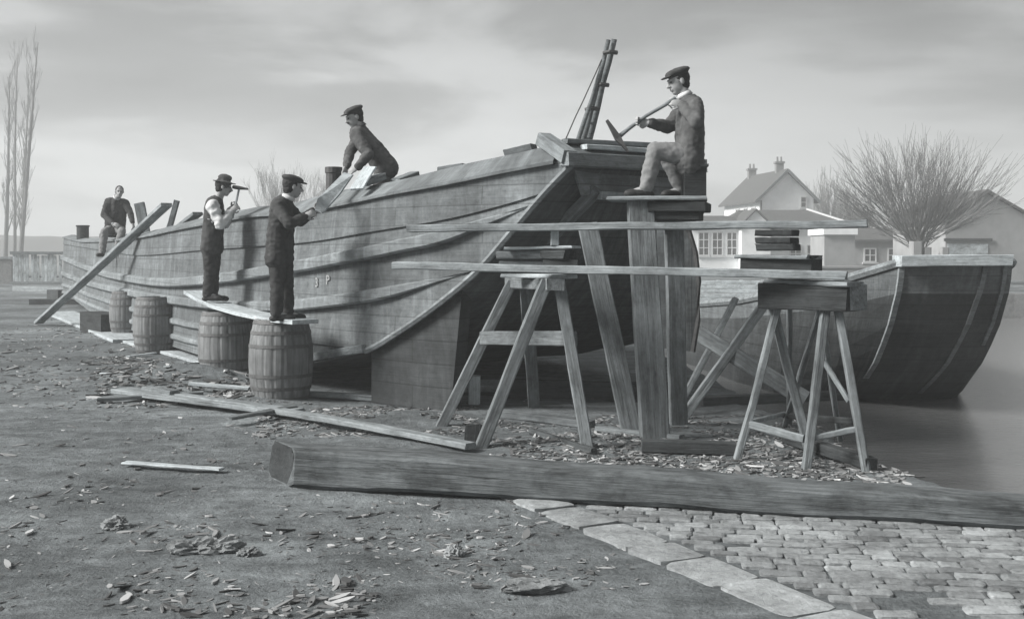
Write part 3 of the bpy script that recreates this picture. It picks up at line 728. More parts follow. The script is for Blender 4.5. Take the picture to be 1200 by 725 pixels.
plank(P(757,253,9.75), P(822,254,9.6), .3, .07, M_DARK, 'lower dark packing timber beneath the foot board', 'block', name='packing_block')
plank(P(770,262,9.85), P(812,262,9.85), .25, .09, M_MID, 'bearer across the top of the post below the packing', 'block', name='packing_block')
plank(P(790,268,9.95), G(795,497)-Vector((0,0,.05)), .16, .14, M_MID, 'second upright post standing behind the thick post', 'post', name='post', up=Vector((0,1,0)), n=12)
# pair of thin raking props and diagonal board
plank(G(787,487)-Vector((0,0,.04)), P(862,350,11.5), .06, .06, M_GREY2, 'thinner of two crossed props raking up right of the rudder', 'prop', name='prop', up=Vector((0,1,0)))
plank(G(797,489)-Vector((0,0,.04)), P(894,359,10.9), .09, .07, M_GREY2, 'thicker of two crossed props raking up right of the rudder', 'prop', name='prop', up=Vector((0,1,0)))
plank(P(818,390,11.05), P(944,468,10.6), .05, .16, M_WOOD, 'diagonal board sloping down from the rudder to the water edge')
# ------------------------------------------------------------------ right trestle
t2 = thing('trestle', G(945,535), 'right trestle of thin legs carrying a heavy dark head beam', 'trestle', 'wooden trestles')
z0 = Vector((0,0,.03))
a1 = P(908,366,8.75); a2 = P(972,366,8.4)
l1 = (G(862,540)-z0, P(912,360,8.7)); l2 = (G(944,551)-z0, P(968,358,8.4)); l3 = (G(1016,552)-z0, P(982,358,8.4)); l4 = (G(954,508)-z0+Vector((0,-.5,0)), P(905,358,8.75))
l4 = (P(951,508,8.75), P(904,358,8.8)); l5 = (G(985,512)-z0, P(960,360,8.75)); l6 = (G(918,500)-z0, P(962,360,9.0)); l7=(G(925,497)-z0, P(925,360,9.1))
leg(t2, *l1, .055, .055, M_MID); leg(t2, *l2, .065, .06, M_MID); leg(t2, *l3, .06, .055, M_MID)
leg(t2, G(952,536)-z0, P(905,358,8.75), .07, .06, M_MID); leg(t2, *l5, .045, .045, M_MID); leg(t2, *l6, .045, .045, M_MID); leg(t2, *l7, .045, .045, M_MID)
timber('rail', onleg(l1,.26), onleg(l2,.2)+Vector((-.03,.05,0)), .04, .06, M_MID, t2); timber('rail', onleg(l2,.21), onleg(l3,.27), .03, .045, M_GREY2, t2)
timber('rail', onleg(l6,.02)+Vector((0,0,.12)), onleg(l3,.3)+Vector((0,.1,0)), .04, .05, M_DARK, t2)
timber('brace', P(966,424,8.7), P(995,470,8.45), .03, .04, M_GREY2, t2); timber('rail', onleg(l1,.26), onleg(l6,.05)+Vector((0,0,.1)), .03, .04, M_GREY2, t2)
timber('head_beam', P(896,346,8.75), P(1000,348,8.3), .24, .2, M_DARK, t2, jit=.006)
timber('cap_board', P(905,329,8.75), P(1003,333,8.25), .26, .035, M_MID, t2)
timber('beam_end', P(1000,348,8.3), P(1002.5,348,8.28), .23, .2, M_GREY2, t2, n=1)
plank(P(874,310,8.85), P(958,311,8.55), .3, .15, M_DARK, 'dark squared block on the right trestle above the lower scaffold plank', 'block', name='packing_block')
plank(P(871,300,8.85), P(955,301,8.5), .32, .03, M_MID, 'grey board on the dark squared block of the right trestle', 'board', name='packing_board')
plank(P(890,290,8.75), P(933,290,8.6), .2, .055, M_DARK, 'lowest small packing piece under the upper scaffold plank', 'block', name='packing_block')
plank(P(891,281.5,8.75), P(931,281.5,8.6), .2, .05, M_DARK, 'middle small packing piece under the upper scaffold plank', 'block', name='packing_block')
plank(P(889,273,8.75), P(932,273,8.6), .2, .05, M_DARK, 'topmost small packing piece under the upper scaffold plank', 'block', name='packing_block')
# ------------------------------------------------------------------ second boat, afloat
b2 = thing('moored_boat', Vector((5.6,15,-.5)), 'dark tarred barge afloat at right with a pale capped bow', 'barge')
face = [(1.5,14.1),(1.3,14.13),(1.1,14.2),(.69,14.45),(.4,14.72),(.135,15.0),(-.12,15.4),(-.37,15.85),(-.75,16.9)]
LP = [(4.93,14.1,1.5),(4.5,14.7,1.3),(4.0,16,1.08),(3.7,18,.85),(3.3,22,.58),(2.8,27,.5),(2.6,29,.55)]
RP = [(6.36,14.1,1.5),(6.58,14.9,1.35),(6.9,16.3,1.1),(7.2,18,.87),(7.3,22,.6),(6.8,27,.5),(6.4,29,.55)]
wk = [1,.75,.45,.15,0,0,0]
def pt2(plan_, s, r):
    x, y, zt = plan_[s]; zf, yf = face[r]; f = (1.5-zf)/2.25; z = zt-f*(zt+.75)
    cx = 4.9 if plan_ is LP else 6.44
    return Vector((x+(cx-x)*0.0+(.0), y+(yf-14.1)*wk[s], z))
def grid2(rows, cut=None):
    bm = bmesh.new(); um = {}
    def add(gr):
        for a, b in zip(gr, gr[1:]):
            for k in range(len(a)-1): bm.faces.new((a[k], a[k+1], b[k+1], b[k]))
    for pl in (LP, RP):
        gr = []
        for r in rows:
            row = []
            for s in range(7): w = bm.verts.new(pt2(pl, s, r)); um[w] = (s*2.2, w.co.z); row.append(w)
            gr.append(row)
        add(gr)
    gr = []
    for r in rows:
        row = []; a = pt2(LP, 0, r); b = pt2(RP, 0, r)
        for k in range(9):
            q = a.lerp(b, k/8); q.y -= .10*math.sin(math.pi*k/8); w = bm.verts.new(q); um[w] = (k*.2, w.co.z); row.append(w)
        gr.append(row)
    add(gr)
    bmesh.ops.remove_doubles(bm, verts=bm.verts, dist=.002)
    uvset(bm, lambda v: um.get(v, (v.co.x, v.co.z))); return bm
bm_obj('upper_planking', grid2([0,1,2]), M_HULL2, b2); bm_obj('tarred_hull', grid2([2,3,4,5,6,7,8]), M_HULL2L, b2)
bm = bmesh.new(); um = {}; gr = []
for s in range(1, 7):
    a = pt2(LP, s, 0)-Vector((0,0,.25)); b = pt2(RP, s, 0)-Vector((0,0,.25)); gr.append([bm.verts.new(a), bm.verts.new((a+b)/2+Vector((0,0,.05))), bm.verts.new(b)])
for a, b in zip(gr, gr[1:]):
    for k in range(2): bm.faces.new((a[k], a[k+1], b[k+1], b[k]))
uvset(bm, lambda v: (v.co.x, v.co.y)); bm_obj('deck', bm, M_COAM, b2)
timber('bow_cap', Vector((4.88,14.05,1.52)), Vector((6.27,14.05,1.53)), .35, .14, M_PALE, b2)
for pl, ns in ((LP, 7), (RP, 7)):
    bm = bmesh.new(); tube(bm, [pt2(pl, s, 0)+Vector((0,0,.0)) for s in range(ns)], [.06]*ns, 6); bm_obj('gunwale', bm, M_MID, b2)
def band(xt, xb, r0=0, r1=7, w=.09):
    bm = bmesh.new(); prev = None
    for r in range(r0, r1+1):
        z, y = face[r]; t = (1.5-z)/1.9; x = xt+(xb-xt)*t; k = (x-4.93)/1.47; y2 = y-.10*math.sin(math.pi*max(0,min(1,k)))-.012
        ring = [bm.verts.new((x-w/2, y2-.025, z)), bm.verts.new((x+w/2, y2-.025, z)), bm.verts.new((x+w/2, y2+.03, z)), bm.verts.new((x-w/2, y2+.03, z))]
        if prev:
            for k in range(4): bm.faces.new((prev[k], prev[(k+1)%4], ring[(k+1)%4], ring[k]))
        else: bm.faces.new(ring)
        prev = ring
    bm.faces.new(prev[::-1]); bm_obj('iron_band', bm, M_BAND, b2)
band(4.95, 4.9, 0, 6, .07); band(5.98, 5.78, 0, 7, .06); band(6.25, 6.2, 0, 4, .05)
# ------------------------------------------------------------------ left background
fe = thing('board_fence', G(45,332), 'weathered fence of upright pale boards beyond the far bow', 'fence'); Yf = F*CAMH/(333-HY)
x0 = P(15,0,Yf).x; x1 = P(92,0,Yf).x; x = x0
while x < x1:
    w = U(.1, .17); h = U(1.52, 1.66)
    timber('board', Vector((x+w/2, Yf+U(-.01,.01), -.02)), Vector((x+w/2, Yf+U(-.01,.01), h)), .03, w, M_FENCE, fe, n=3, up=Vector((1,0,0))); x += w+(.02 if U(0,1) < .8 else .12)
timber('rail', Vector((x0-.1, Yf-.08, 1.68)), Vector((x1, Yf-.08, 1.66)), .12, .16, M_MID, fe); timber('rail', Vector((x0, Yf+.07, .4)), Vector((x1, Yf+.07, .4)), .08, .1, M_MID, fe)
timber('rail', Vector((x0-.1, Yf-.1, .08)), Vector((x1, Yf-.1, .08)), .12, .14, M_MID, fe)
lw = thing('low_wall', Vector((-31,Yf+.5,0)), 'low dark wall with a pale coping left of the board fence', 'wall')
bm = bmesh.new(); box(bm, (-44, Yf+.3, -.1), (x0-.2, Yf+.6, 1.35)); bm_obj('wall_body', bm, M_BRICK, lw)
timber('coping', Vector((-44, Yf+.42, 1.42)), Vector((x0-.15, Yf+.42, 1.42)), .42, .12, M_GREY2, lw)
def branch(bm, p, d, L, r, depth, spread, up, seg=5, gen=0, rmin=.006, split=3):
    n_ = 5; pts = [p]; rad = [r]; dd = d.normalized()
    for i in range(n_):
        dd = (dd+Vector((U(-1,1),U(-1,1),U(-1,1)))*.1+Vector((0,0,up))).normalized(); pts.append(pts[-1]+dd*L/n_); rad.append(max(rmin, r*(1-.75*(i+1)/n_)))
    tube(bm, pts, rad, seg if gen == 0 else (4 if gen == 1 else 3), cap=False)
    if depth > 0:
        for k in range(split):
            i = random.randint(1, n_-1) if k else n_-1; i = max(1, i)
            q = pts[i]; e = (pts[i+1]-pts[i]).normalized(); s_ = Vector((U(-1,1),U(-1,1),U(-.4,.8)))
            branch(bm, q, e+s_*spread, L*U(.45,.7), max(rmin, rad[i]*.6), depth-1, spread, up, seg, gen+1, rmin, split)
def tree(name, base, trunk_pts, trunk_r, limbs, label, group=None, rmin=.008):
    t = thing(name, base, label, 'tree', group)
    bm = bmesh.new(); tube(bm, trunk_pts, trunk_r, 8); bm_obj('trunk', bm, M_BARK, t, True)
    bm = bmesh.new()
    for (p, d, L, r, dep, sp, up, split) in limbs: branch(bm, p, d, L, r, dep, sp, up, 5, 0, rmin, split)
    bm_obj('crown', bm, M_TWIG, t, True); return t
# tall bare poplars at the left
for j, (pxb, pxt, yt, Yt, lab) in enumerate(((6,13,88,110,'leftmost tall bare tree at the picture edge'),(17,20,62,118,'slim tall bare tree second from the picture edge'),(25,33,92,114,'shorter slim bare tree third from the picture edge'),(23,46,50,106,'tallest bare tree, its stem curving right, nearest the fence'))):
    b = Vector(((pxb-600)*Yt/F, Yt, 0)); top = P(pxt, yt, Yt); pts = []
    for i in range(13):
        t = i/12; q = b.lerp(top, t); q.x += .12*math.sin(t*5+j*2)*t+(top.x-b.x)*.25*(t*t-t); pts.append(q)
    rads = [.24*(1-.85*i/12)*(1 if j % 3 == 0 else .8)+.012 for i in range(13)]
    limbs = []
    for i in range(2, 12):
        for k in range(3): 
            a = U(0, 6.28); limbs.append((pts[i], Vector((math.cos(a)*.3, math.sin(a)*.3, 1)), U(1.6, 4.2)*(1-.4*i/12), rads[i]*.35, 2, .3, .1, 3))
    tree('poplar_tree', b, pts, rads, limbs, lab, 'tall bare trees at the far left', .012)
def bush_tree(px, py_base, Y, h, w, n, label, name='bare_tree', trunkh=.25, r0=.12, depth=2, up=.06, split=4, grp=None, rmin=.012):
    b = Vector(((px-600)*Y/F, Y, CAMH-(py_base-HY)*Y/F)); b.z = min(b.z, .3); b.z = max(b.z, -.1)
    top = b+Vector((0,0,h*trunkh)); limbs = []
    for k in range(n):
        a = 2*math.pi*k/n+U(-.2,.2); e = U(.15, 1.0); lean = e*w/h
        limbs.append((top+Vector((U(-.1,.1),U(-.1,.1),-U(0,.15)*h*trunkh)), Vector((math.cos(a)*lean, math.sin(a)*lean, .9)), h*(1-trunkh)*U(.5,.75), r0*.35, depth, .35, up, split))
    return tree(name, b, [b-Vector((0,0,.1)), b.lerp(top,.5), top], [r0*1.2, r0, r0*1.05], limbs, label, grp, rmin)
bush_tree(328, 300, 100, 8.4, 5.2, 26, 'rounded bare tree far behind the barge between the two barrel men', split=4, depth=3, rmin=.007, r0=.09)
bush_tree(380, 300, 100, 7.4, 6.0, 24, 'low bare tree far behind the stovepipe', split=4, depth=3, rmin=.007, r0=.09)
bush_tree(487, 300, 64, 4.4, 2.6, 14, 'small bare tree just showing above the sloping coaming', split=4)
bush_tree(972, 300, 96, 7.2, 5.0, 26, 'scrubby bare tree behind the right end of the house', split=4, depth=3, rmin=.009)
bush_tree(1005, 300, 98, 6.0, 5.0, 22, 'lower scrubby bare tree between house and fan shaped tree', split=5)
# fan shaped pollard at right
Yp = 50; pb = Vector(((1075-600)*Yp/F, Yp, .25)); pt_ = P(1075, 283, Yp); limbs = []
for k in range(84):
    a = -70+140*(k+.5)/84+U(-6,6); a = R(a); dpt = U(-.5,.5)
    L = (3.25+U(-.8,.5))*(.82+.18*math.cos(a)); limbs.append((pt_+Vector((U(-.25,.25)+.25*math.sin(a),U(-.25,.25),U(-.3,.15))), Vector((math.sin(a), dpt, math.cos(a))), L, U(.012,.026), 2, .3, .02, 5))
for k in range(9):
    a = R(-55+110*(k+.5)/9+U(-5,5)); limbs.append((pt_+Vector((.2*math.sin(a),U(-.15,.15),-.1)), Vector((math.sin(a), U(-.5,.5), math.cos(a))), 2.0+U(-.3,.3), .06, 3, .4, .03, 4))
tree('pollard_tree', pb, [pb-Vector((0,0,.2)), pb+Vector((.03,0,.6)), pt_+Vector((0,0,-.1)), pt_+Vector((0,0,.15))], [.3, .26, .32, .2], limbs, 'big pollarded tree with a fan of bare shoots beside the shed', None, .0065)
# ------------------------------------------------------------------ house
hs = thing('house', P(910,320,90)*1.0, 'two storey white house with slate roof and two chimneys across the water', 'house')
hs_z = .25
A_ = Vector((19.63, 88, 0)); B_ = Vector((24.1, 88.68, 0)); D_ = Vector((-.15,.989,0))*8.2; ez = 6.07; az = 8.25
def v3(p, z): return Vector((p.x, p.y, z))
bm = bmesh.new(); Mid = (A_+B_)/2
prism(bm, [v3(A_,hs_z-.2), v3(B_,hs_z-.2), v3(B_,ez), v3(Mid,az-.1), v3(A_,ez)], D_); bm_obj('wall', bm, M_PLASTER, hs)
ov = (B_-A_).normalized()*.45; fo = -D_.normalized()*.3
for s_, q in ((-1, A_), (1, B_)):
    e = q+ov*s_; slope = (az-ez)/((B_-A_).length/2); ze = ez-slope*.45*.9
    bm = bmesh.new(); prism(bm, [v3(Mid+fo, az), v3(e+fo, ze), v3(e+fo, ze+.14), v3(Mid+fo, az+.16)], D_-fo*2); bm_obj('roof', bm, M_SLATE, hs)
    timber('bargeboard', v3(Mid+fo*1.15, az+.02), v3(e+fo*1.15, ze+.04), .05, .22, M_MID, hs)
def chimney(c, z0_, z1_, w):
    bm = bmesh.new(); box(bm, (c.x-w/2, c.y-w/2, z0_), (c.x+w/2, c.y+w/2, z1_)); box(bm, (c.x-w/2-.08, c.y-w/2-.08, z1_+.002), (c.x+w/2+.08, c.y+w/2+.08, z1_+.16)); o = bm_obj('chimney', bm, M_BRICK, hs)
    for dx in (-w*.25, w*.25):
        bm = bmesh.new(); tube(bm, [Vector((c.x+dx, c.y, z1_+.165)), Vector((c.x+dx, c.y, z1_+.55))], [.09,.075], 8); q = bm_obj('chimney_pot', bm, M_BRICK, o)
chimney(Mid+D_*.2+Vector((.05,0,0)), az-.5, az+.7, .6); chimney(Mid+D_*.93, az-.5, az+.6, .65)
def window(parent, p, x, w, h, z, out, panes=(2,2)):
    """p: left lower wall point in plan, x along the wall, out: outward normal"""
    o = p+out*.01; bm = bmesh.new()
    def q(a, b, d): v = o+x*a+out*d; return Vector((v.x, v.y, z+b))
    def bx(a0, a1, b0, b1, d0, d1): prism(bm, [q(a0,b0,d0), q(a1,b0,d0), q(a1,b1,d0), q(a0,b1,d0)], out*(d1-d0))
    t = .08
    bx(0,w,0,t,.0,.07); bx(0,w,h-t,h,.0,.07); bx(0,t,t+.002,h-t-.002,.0,.068); bx(w-t,w,t+.002,h-t-.002,.0,.068)
    for i in range(1, panes[0]): bx(w*i/panes[0]-.03, w*i/panes[0]+.03, t+.003, h-t-.003, .0, .06)
    for i in range(1, panes[1]): bx(t+.003, w-t-.003, h*i/panes[1]-.03, h*i/panes[1]+.03, .0, .055)
    fr_ = bm_obj('window', bm, M_FRAME, parent)
    bm = bmesh.new(); prism(bm, [q(t,t,.005), q(w-t,t,.005), q(w-t,h-t,.005), q(t,h-t,.005)], out*.012); bm_obj('pane', bm, M_GLASS, fr_)
    bm = bmesh.new(); prism(bm, [q(-.1,-.1,.0), q(w+.1,-.1,.0), q(w+.1,-.01,.0), q(-.1,-.01,.0)], out*.14); bm_obj('sill', bm, M_FRAME, fr_)
gx = (B_-A_).normalized(); gout = -D_.normalized(); lx = D_.normalized(); lout = Vector((-gx.x, -gx.y, 0))
for t in (.8, 2.5, 4.4): window(hs, A_+lx*t, lx, .9, 1.3, 4.1, lout)
bm = bmesh.new(); q0 = A_+gx*2.3+gout*.015
window(hs, A_+gx*3.4, gx, .55, .9, 5.3, gout, (1,2))
# drainpipe
bm = bmesh.new(); tube(bm, [v3(A_+gx*.12+gout*.08, .2), v3(A_+gx*.12+gout*.08, ez-.2)], [.06,.06], 6); bm_obj('drainpipe', bm, M_IRON, hs)
# long single storey wing in front with hipped slate roof
wg = thing('cottage_wing', Vector((24,80,0)), 'single storey white wing with a hipped slate roof before the house', 'house')
Yw = 80; wx0 = P(852,0,Yw).x; wx1 = P(996,0,Yw).x; wz = CAMH+(HY-264)*Yw/F; wr = CAMH+(HY-246)*(Yw+3)/F
bm = bmesh.new(); box(bm, (wx0, Yw, 0), (wx1, Yw+6, wz)); bm_obj('wall', bm, M_PLASTER, wg)
bm = bmesh.new(); e = .35
bs = [Vector((wx0-e,Yw-e,wz-.05)), Vector((wx1+e,Yw-e,wz-.05)), Vector((wx1+e,Yw+6+e,wz-.05)), Vector((wx0-e,Yw+6+e,wz-.05))]; rs = [Vector((wx0+1.5,Yw+3,wr)), Vector((wx1-2.3,Yw+3,wr))]
vb_ = [bm.verts.new(p) for p in bs]; vr = [bm.verts.new(p) for p in rs]
bm.faces.new((vb_[0],vb_[1],vr[1],vr[0])); bm.faces.new((vb_[1],vb_[2],vr[1])); bm.faces.new((vb_[2],vb_[3],vr[0],vr[1])); bm.faces.new((vb_[3],vb_[0],vr[0])); bm.faces.new(vb_[::-1])
bm_obj('roof', bm, M_SLATE, wg)
timber('hip_ridge', bs[1]+Vector((0,0,.06)), rs[1]+Vector((0,0,.06)), .2, .12, M_FRAME, wg)
timber('gutter', bs[0]+Vector((0,-.05,0)), bs[1]+Vector((0,-.05,0)), .14, .14, M_IRON, wg)
fo_ = Vector((0,-1,0)); xx = Vector((1,0,0))
for px, w in ((925,.9),(945,.9)): window(wg, Vector((P(px,0,Yw).x, Yw, 0)), xx, w, 1.3, 1.0, fo_)
bm = bmesh.new(); dx = P(972,0,Yw).x; box(bm, (dx, Yw-.06, .1), (dx+.95, Yw-.002, 2.2)); bm_obj('door', bm, M_MID, wg)
# porch with white gable
po = thing('porch', P(886,320,78), 'white gabled porch projecting from the cottage wing', 'porch'); Yq = 77.5
px0 = P(869,0,Yq).x; px1 = P(903,0,Yq).x; pm = (px0+px1)/2; pz = CAMH+(HY-264)*Yq/F; pa = CAMH+(HY-247)*Yq/F
bm = bmesh.new(); prism(bm, [Vector(q) for q in ((px0,Yq,0),(px1,Yq,0),(px1,Yq,pz),(pm,Yq,pa),(px0,Yq,pz))], Vector((0,2.4,0))); bm_obj('wall', bm, M_PLASTER, po)
for s_, xe in ((-1, px0-.25), (1, px1+.25)):
    bm = bmesh.new(); prism(bm, [Vector((pm,Yq-.2,pa+.02)), Vector((xe,Yq-.2,pz-.2)), Vector((xe,Yq-.2,pz-.08)), Vector((pm,Yq-.2,pa+.16))], Vector((0,4.5,0))); bm_obj('roof', bm, M_SLATE, po)
# conservatory-like bay with large panes at the left of the porch
ba = thing('bay_room', P(838,320,79), 'low glazed bay with large panes left of the white porch', 'bay'); Yb = 78.6
bx0 = P(808,0,Yb).x; bx1 = P(868,0,Yb).x; bz = CAMH+(HY-266)*Yb/F
bm = bmesh.new(); box(bm, (bx0, Yb, 0), (bx1-.05, Yb+3, bz)); bm_obj('wall', bm, M_PLASTER, ba)
bm = bmesh.new(); prism(bm, [Vector((bx0-.2,Yb-.3,bz+.002)), Vector((bx0-.2,Yb-.3,bz+.14)), Vector((bx0-.2,Yb+3,bz+.9)), Vector((bx0-.2,Yb+3,bz+.02))], Vector((bx1-bx0+.1,0,0))); bm_obj('roof', bm, M_SLATE, ba)
for px in (818, 834, 851): window(ba, Vector((P(px,0,Yb).x, Yb, 0)), xx, .8, 1.7, 1.5, fo_, (2,3))
# white horizontal board fence on the far bank
wf = thing('white_boarding', Vector((8.5,36,-.4)), 'white horizontal boarding along the far quay face', 'boarding'); Yx = 36.0
for k, y in enumerate((331,336,341,346,351)): timber('board', P(812,y,Yx), P(897,y,Yx), .03, .125, M_WHITE, wf, n=6)
for px in (815, 842, 869, 895): q = P(px,330,Yx); timber('post', Vector((q.x, Yx+.07, -.6)), Vector((q.x, Yx+.07, q.z+.05)), .1, .08, M_WHITE, wf, up=Vector((0,1,0)))
# low pale outbuildings between house and pollard
ob = thing('outbuilding', P(1030,320,70), 'long low pale outbuilding behind the moored boat', 'shed'); Yo = 70
ox0 = P(996,0,Yo).x; ox1 = P(1100,0,Yo).x; oz = CAMH+(HY-283)*Yo/F
bm = bmesh.new(); box(bm, (ox0, Yo, 0), (ox1, Yo+4, oz)); bm_obj('wall', bm, M_GREYWALL, ob)
bm = bmesh.new(); prism(bm, [Vector((ox0-.2,Yo-.3,oz)), Vector((ox0-.2,Yo-.3,oz+.12)), Vector((ox0-.2,Yo+2,oz+.9)), Vector((ox0-.2,Yo+4.3,oz+.12)), Vector((ox0-.2,Yo+4.3,oz))], Vector((ox1-ox0+.4,0,0))); bm_obj('roof', bm, M_SLATE, ob)
for px in (1012,1040): window(ob, Vector((P(px,0,Yo).x, Yo, 0)), xx, .8, .9, 1.1, fo_)
# small white shed with pale roof at px 970-1000
ws = thing('white_shed', P(985,320,64), 'small pale shed with a white roof edge right of the house', 'shed'); Yv = 64
sx0 = P(966,0,Yv).x; sx1 = P(1002,0,Yv).x; sz = CAMH+(HY-275)*Yv/F
bm = bmesh.new(); box(bm, (sx0, Yv, 0), (sx1, Yv+3, sz)); bm_obj('wall', bm, M_GREYWALL, ws)
bm = bmesh.new(); prism(bm, [Vector((sx0-.1,Yv-.2,sz+.002)), Vector((sx1+.1,Yv-.2,sz+.002)), Vector((sx1+.1,Yv-.2,sz+.35)), Vector((sx0-.1,Yv-.2,sz+.35))], Vector((0,3.4,0))); bm_obj('roof', bm, M_PLASTER, ws)
# gabled shed far right
gs = thing('gabled_shed', P(1155,320,58), 'grey gabled shed at the right edge beside the fan shaped tree', 'shed'); Yg = 58
gx0 = P(1108,0,Yg).x; gx1 = P(1206,0,Yg).x; ga = P(1155,224,Yg).x; gaz = CAMH+(HY-226)*Yg/F; gez = CAMH+(HY-254)*Yg/F
bm = bmesh.new(); prism(bm, [Vector((gx0,Yg,0)), Vector((gx1,Yg,0)), Vector((gx1,Yg,gez)), Vector((ga,Yg,gaz)), Vector((gx0,Yg,gez))], Vector((0,8,0))); bm_obj('wall', bm, M_GREYWALL, gs)
for xe, ze in ((gx0-.35, gez-.22), (gx1+.35, gez-.22)):
    bm = bmesh.new(); prism(bm, [Vector((ga,Yg-.3,gaz+.02)), Vector((xe,Yg-.3,ze)), Vector((xe,Yg-.3,ze+.14)), Vector((ga,Yg-.3,gaz+.18))], Vector((0,8.6,0))); bm_obj('roof', bm, M_SLATE, gs)
timber('lintel_board', Vector((gx0-.1, Yg-.08, CAMH+(HY-281)*Yg/F)), Vector((gx0+2.4, Yg-.08, CAMH+(HY-281)*Yg/F)), .12, .16, M_DARK, gs)
bm = bmesh.new(); box(bm, (gx0+.1, Yg-.05, .1), (gx0+2.2, Yg-.002, 2.15)); bm_obj('door', bm, M_FENCE, gs)
for px, r, lab in ((1073,.3,'pale stone gatepost in front of the fan shaped tree'),(1086,.22,'narrower pale gatepost right of the tree base'),(1106,.24,'pale gatepost at the corner of the gabled shed')):
    q = P(px,0,47); o = timber('gatepost', Vector((q.x,47,0)), Vector((q.x,47,2.15 if r > .28 else 1.9)), r*1.5, r*1.5, M_GREYWALL, None, up=Vector((0,1,0)), n=3, cham=.06); tag(o, lab, 'gatepost', 'pale gateposts by the bare tree')
yw = thing('yard_wall', Vector((22,46,0)), 'low pale yard wall on the far bank behind the moored boat', 'wall')
bm = bmesh.new(); box(bm, (P(900,0,44).x, 44, 0), (P(1170,0,44).x, 44.3, 1.05)); bm_obj('wall_body', bm, M_GREYWALL, yw)
timber('coping', Vector((P(899,0,44).x, 44.15, 1.1)), Vector((P(1171,0,44).x, 44.15, 1.1)), .4, .1, M_GREYWALL, yw)
#PSTART
# ------------------------------------------------------------------ people
def cone(bm, a, b, ra, rb, seg=14):
    """closed round cone from a to b"""
    d = b-a; L = d.length
    if L < 1e-5: d = Vector((0,0,1)); L = 1e-5
    d = d.normalized(); ref = Vector((0,0,1)) if abs(d.z) < .9 else Vector((1,0,0)); x = ref.cross(d).normalized(); y = d.cross(x)
    rings = []
    for c, r, a0, a1 in ((a, ra, -90, 0), (b, rb, 0, 90)):
        for i in range(5):
            t = R(a0+(a1-a0)*i/4); rr = max(r*math.cos(t), r*.02); q = c+d*(r*math.sin(t))
            rings.append([bm.verts.new(q+(x*math.cos(2*math.pi*k/seg)+y*math.sin(2*math.pi*k/seg))*rr) for k in range(seg)])
    for r, q in zip(rings, rings[1:]):
        for k in range(seg): bm.faces.new((r[k], r[(k+1)%seg], q[(k+1)%seg], q[k]))
    bm.faces.new(rings[0][::-1]); bm.faces.new(rings[-1])
def chain(bm, pts, rs):
    for i in range(len(pts)-1): cone(bm, pts[i], pts[i+1], rs[i], rs[i+1])
def ell(bm, c, A, rx, ry, rz):
    """ellipsoid; A = 3x3 matrix whose columns are its axes"""
    M = Matrix.Translation(c) @ A.to_4x4() @ Matrix.Diagonal((rx, ry, rz, 1))
    bmesh.ops.create_icosphere(bm, subdivisions=3, radius=1, matrix=M)
def finish(name, bm, mat, parent, voxel=.009, sm=3, amp=0.0, freq=7.0):
    bmesh.ops.recalc_face_normals(bm, faces=bm.faces)
    me = bpy.data.meshes.new('tmp'); bm.to_mesh(me); bm.free()
    t = bpy.data.objects.new('tmp', me); COL.objects.link(t)
    m = t.modifiers.new('r', 'REMESH'); m.mode = 'VOXEL'; m.voxel_size = voxel
    s = t.modifiers.new('s', 'SMOOTH'); s.iterations = sm; s.factor = .5
    dg = bpy.context.evaluated_depsgraph_get(); out = bpy.data.meshes.new_from_object(t.evaluated_get(dg))
    bpy.data.objects.remove(t); bpy.data.meshes.remove(me); out.name = name; out.materials.clear(); out.materials.append(mat)
    if amp:
        ns = [v.normal.copy() for v in out.vertices]
        for v, n_ in zip(out.vertices, ns):
            c = v.co; k = noise.noise(Vector((c.x*freq, c.y*freq, c.z*freq*1.6)))+.6*noise.noise(Vector((c.x*freq*2.3, c.y*freq*2.3+9, c.z*freq*2.6)))
            r_ = 1-abs(noise.noise(Vector((c.x*freq*.8+3, c.y*freq*.8, c.z*freq*1.9))))*2
            v.co = c+n_*(amp*k+amp*.5*r_)
    for p in out.polygons: p.use_smooth = True
    o = bpy.data.objects.new(name, out); COL.objects.link(o); place(o, Matrix.Identity(4)); child(o, parent); return o
def frame3(f, u):
    f = f.normalized(); s = u.cross(f).normalized(); u = f.cross(s).normalized(); return s, f, u
def head(bm, c, f, u, k=1.0):
    s, f, u = frame3(f, u); A = Matrix((s, f, u)).transposed()
    ell(bm, c+u*.025*k-f*.012*k, A, .074*k, .093*k, .088*k)            # cranium
    ell(bm, c-u*.035*k+f*.022*k, A, .058*k, .07*k, .075*k)             # face
    ell(bm, c-u*.088*k+f*.045*k, A, .034*k, .036*k, .028*k)            # chin
    cone(bm, c-u*.06*k+f*.02*k+s*.035*k, c-u*.085*k+f*.05*k+s*.015*k, .022*k, .02*k); cone(bm, c-u*.06*k+f*.02*k-s*.035*k, c-u*.085*k+f*.05*k-s*.015*k, .022*k, .02*k)
    cone(bm, c+u*.012*k+f*.088*k, c-u*.03*k+f*.112*k, .010*k, .015*k)  # nose
    cone(bm, c-u*.031*k+f*.098*k+s*.012*k, c-u*.031*k+f*.098*k-s*.012*k, .011*k, .011*k)
    cone(bm, c+u*.024*k+f*.08*k+s*.035*k, c+u*.026*k+f*.082*k-s*.035*k, .013*k, .013*k)   # brow
    cone(bm, c-u*.058*k+f*.088*k+s*.017*k, c-u*.058*k+f*.088*k-s*.017*k, .008*k, .008*k)  # lips
    cone(bm, c-u*.068*k+f*.084*k+s*.014*k, c-u*.068*k+f*.084*k-s*.014*k, .008*k, .008*k)
    for q in (1, -1): ell(bm, c+s*q*.077*k-f*.008*k-u*.005*k, A, .011*k, .02*k, .032*k)    # ears
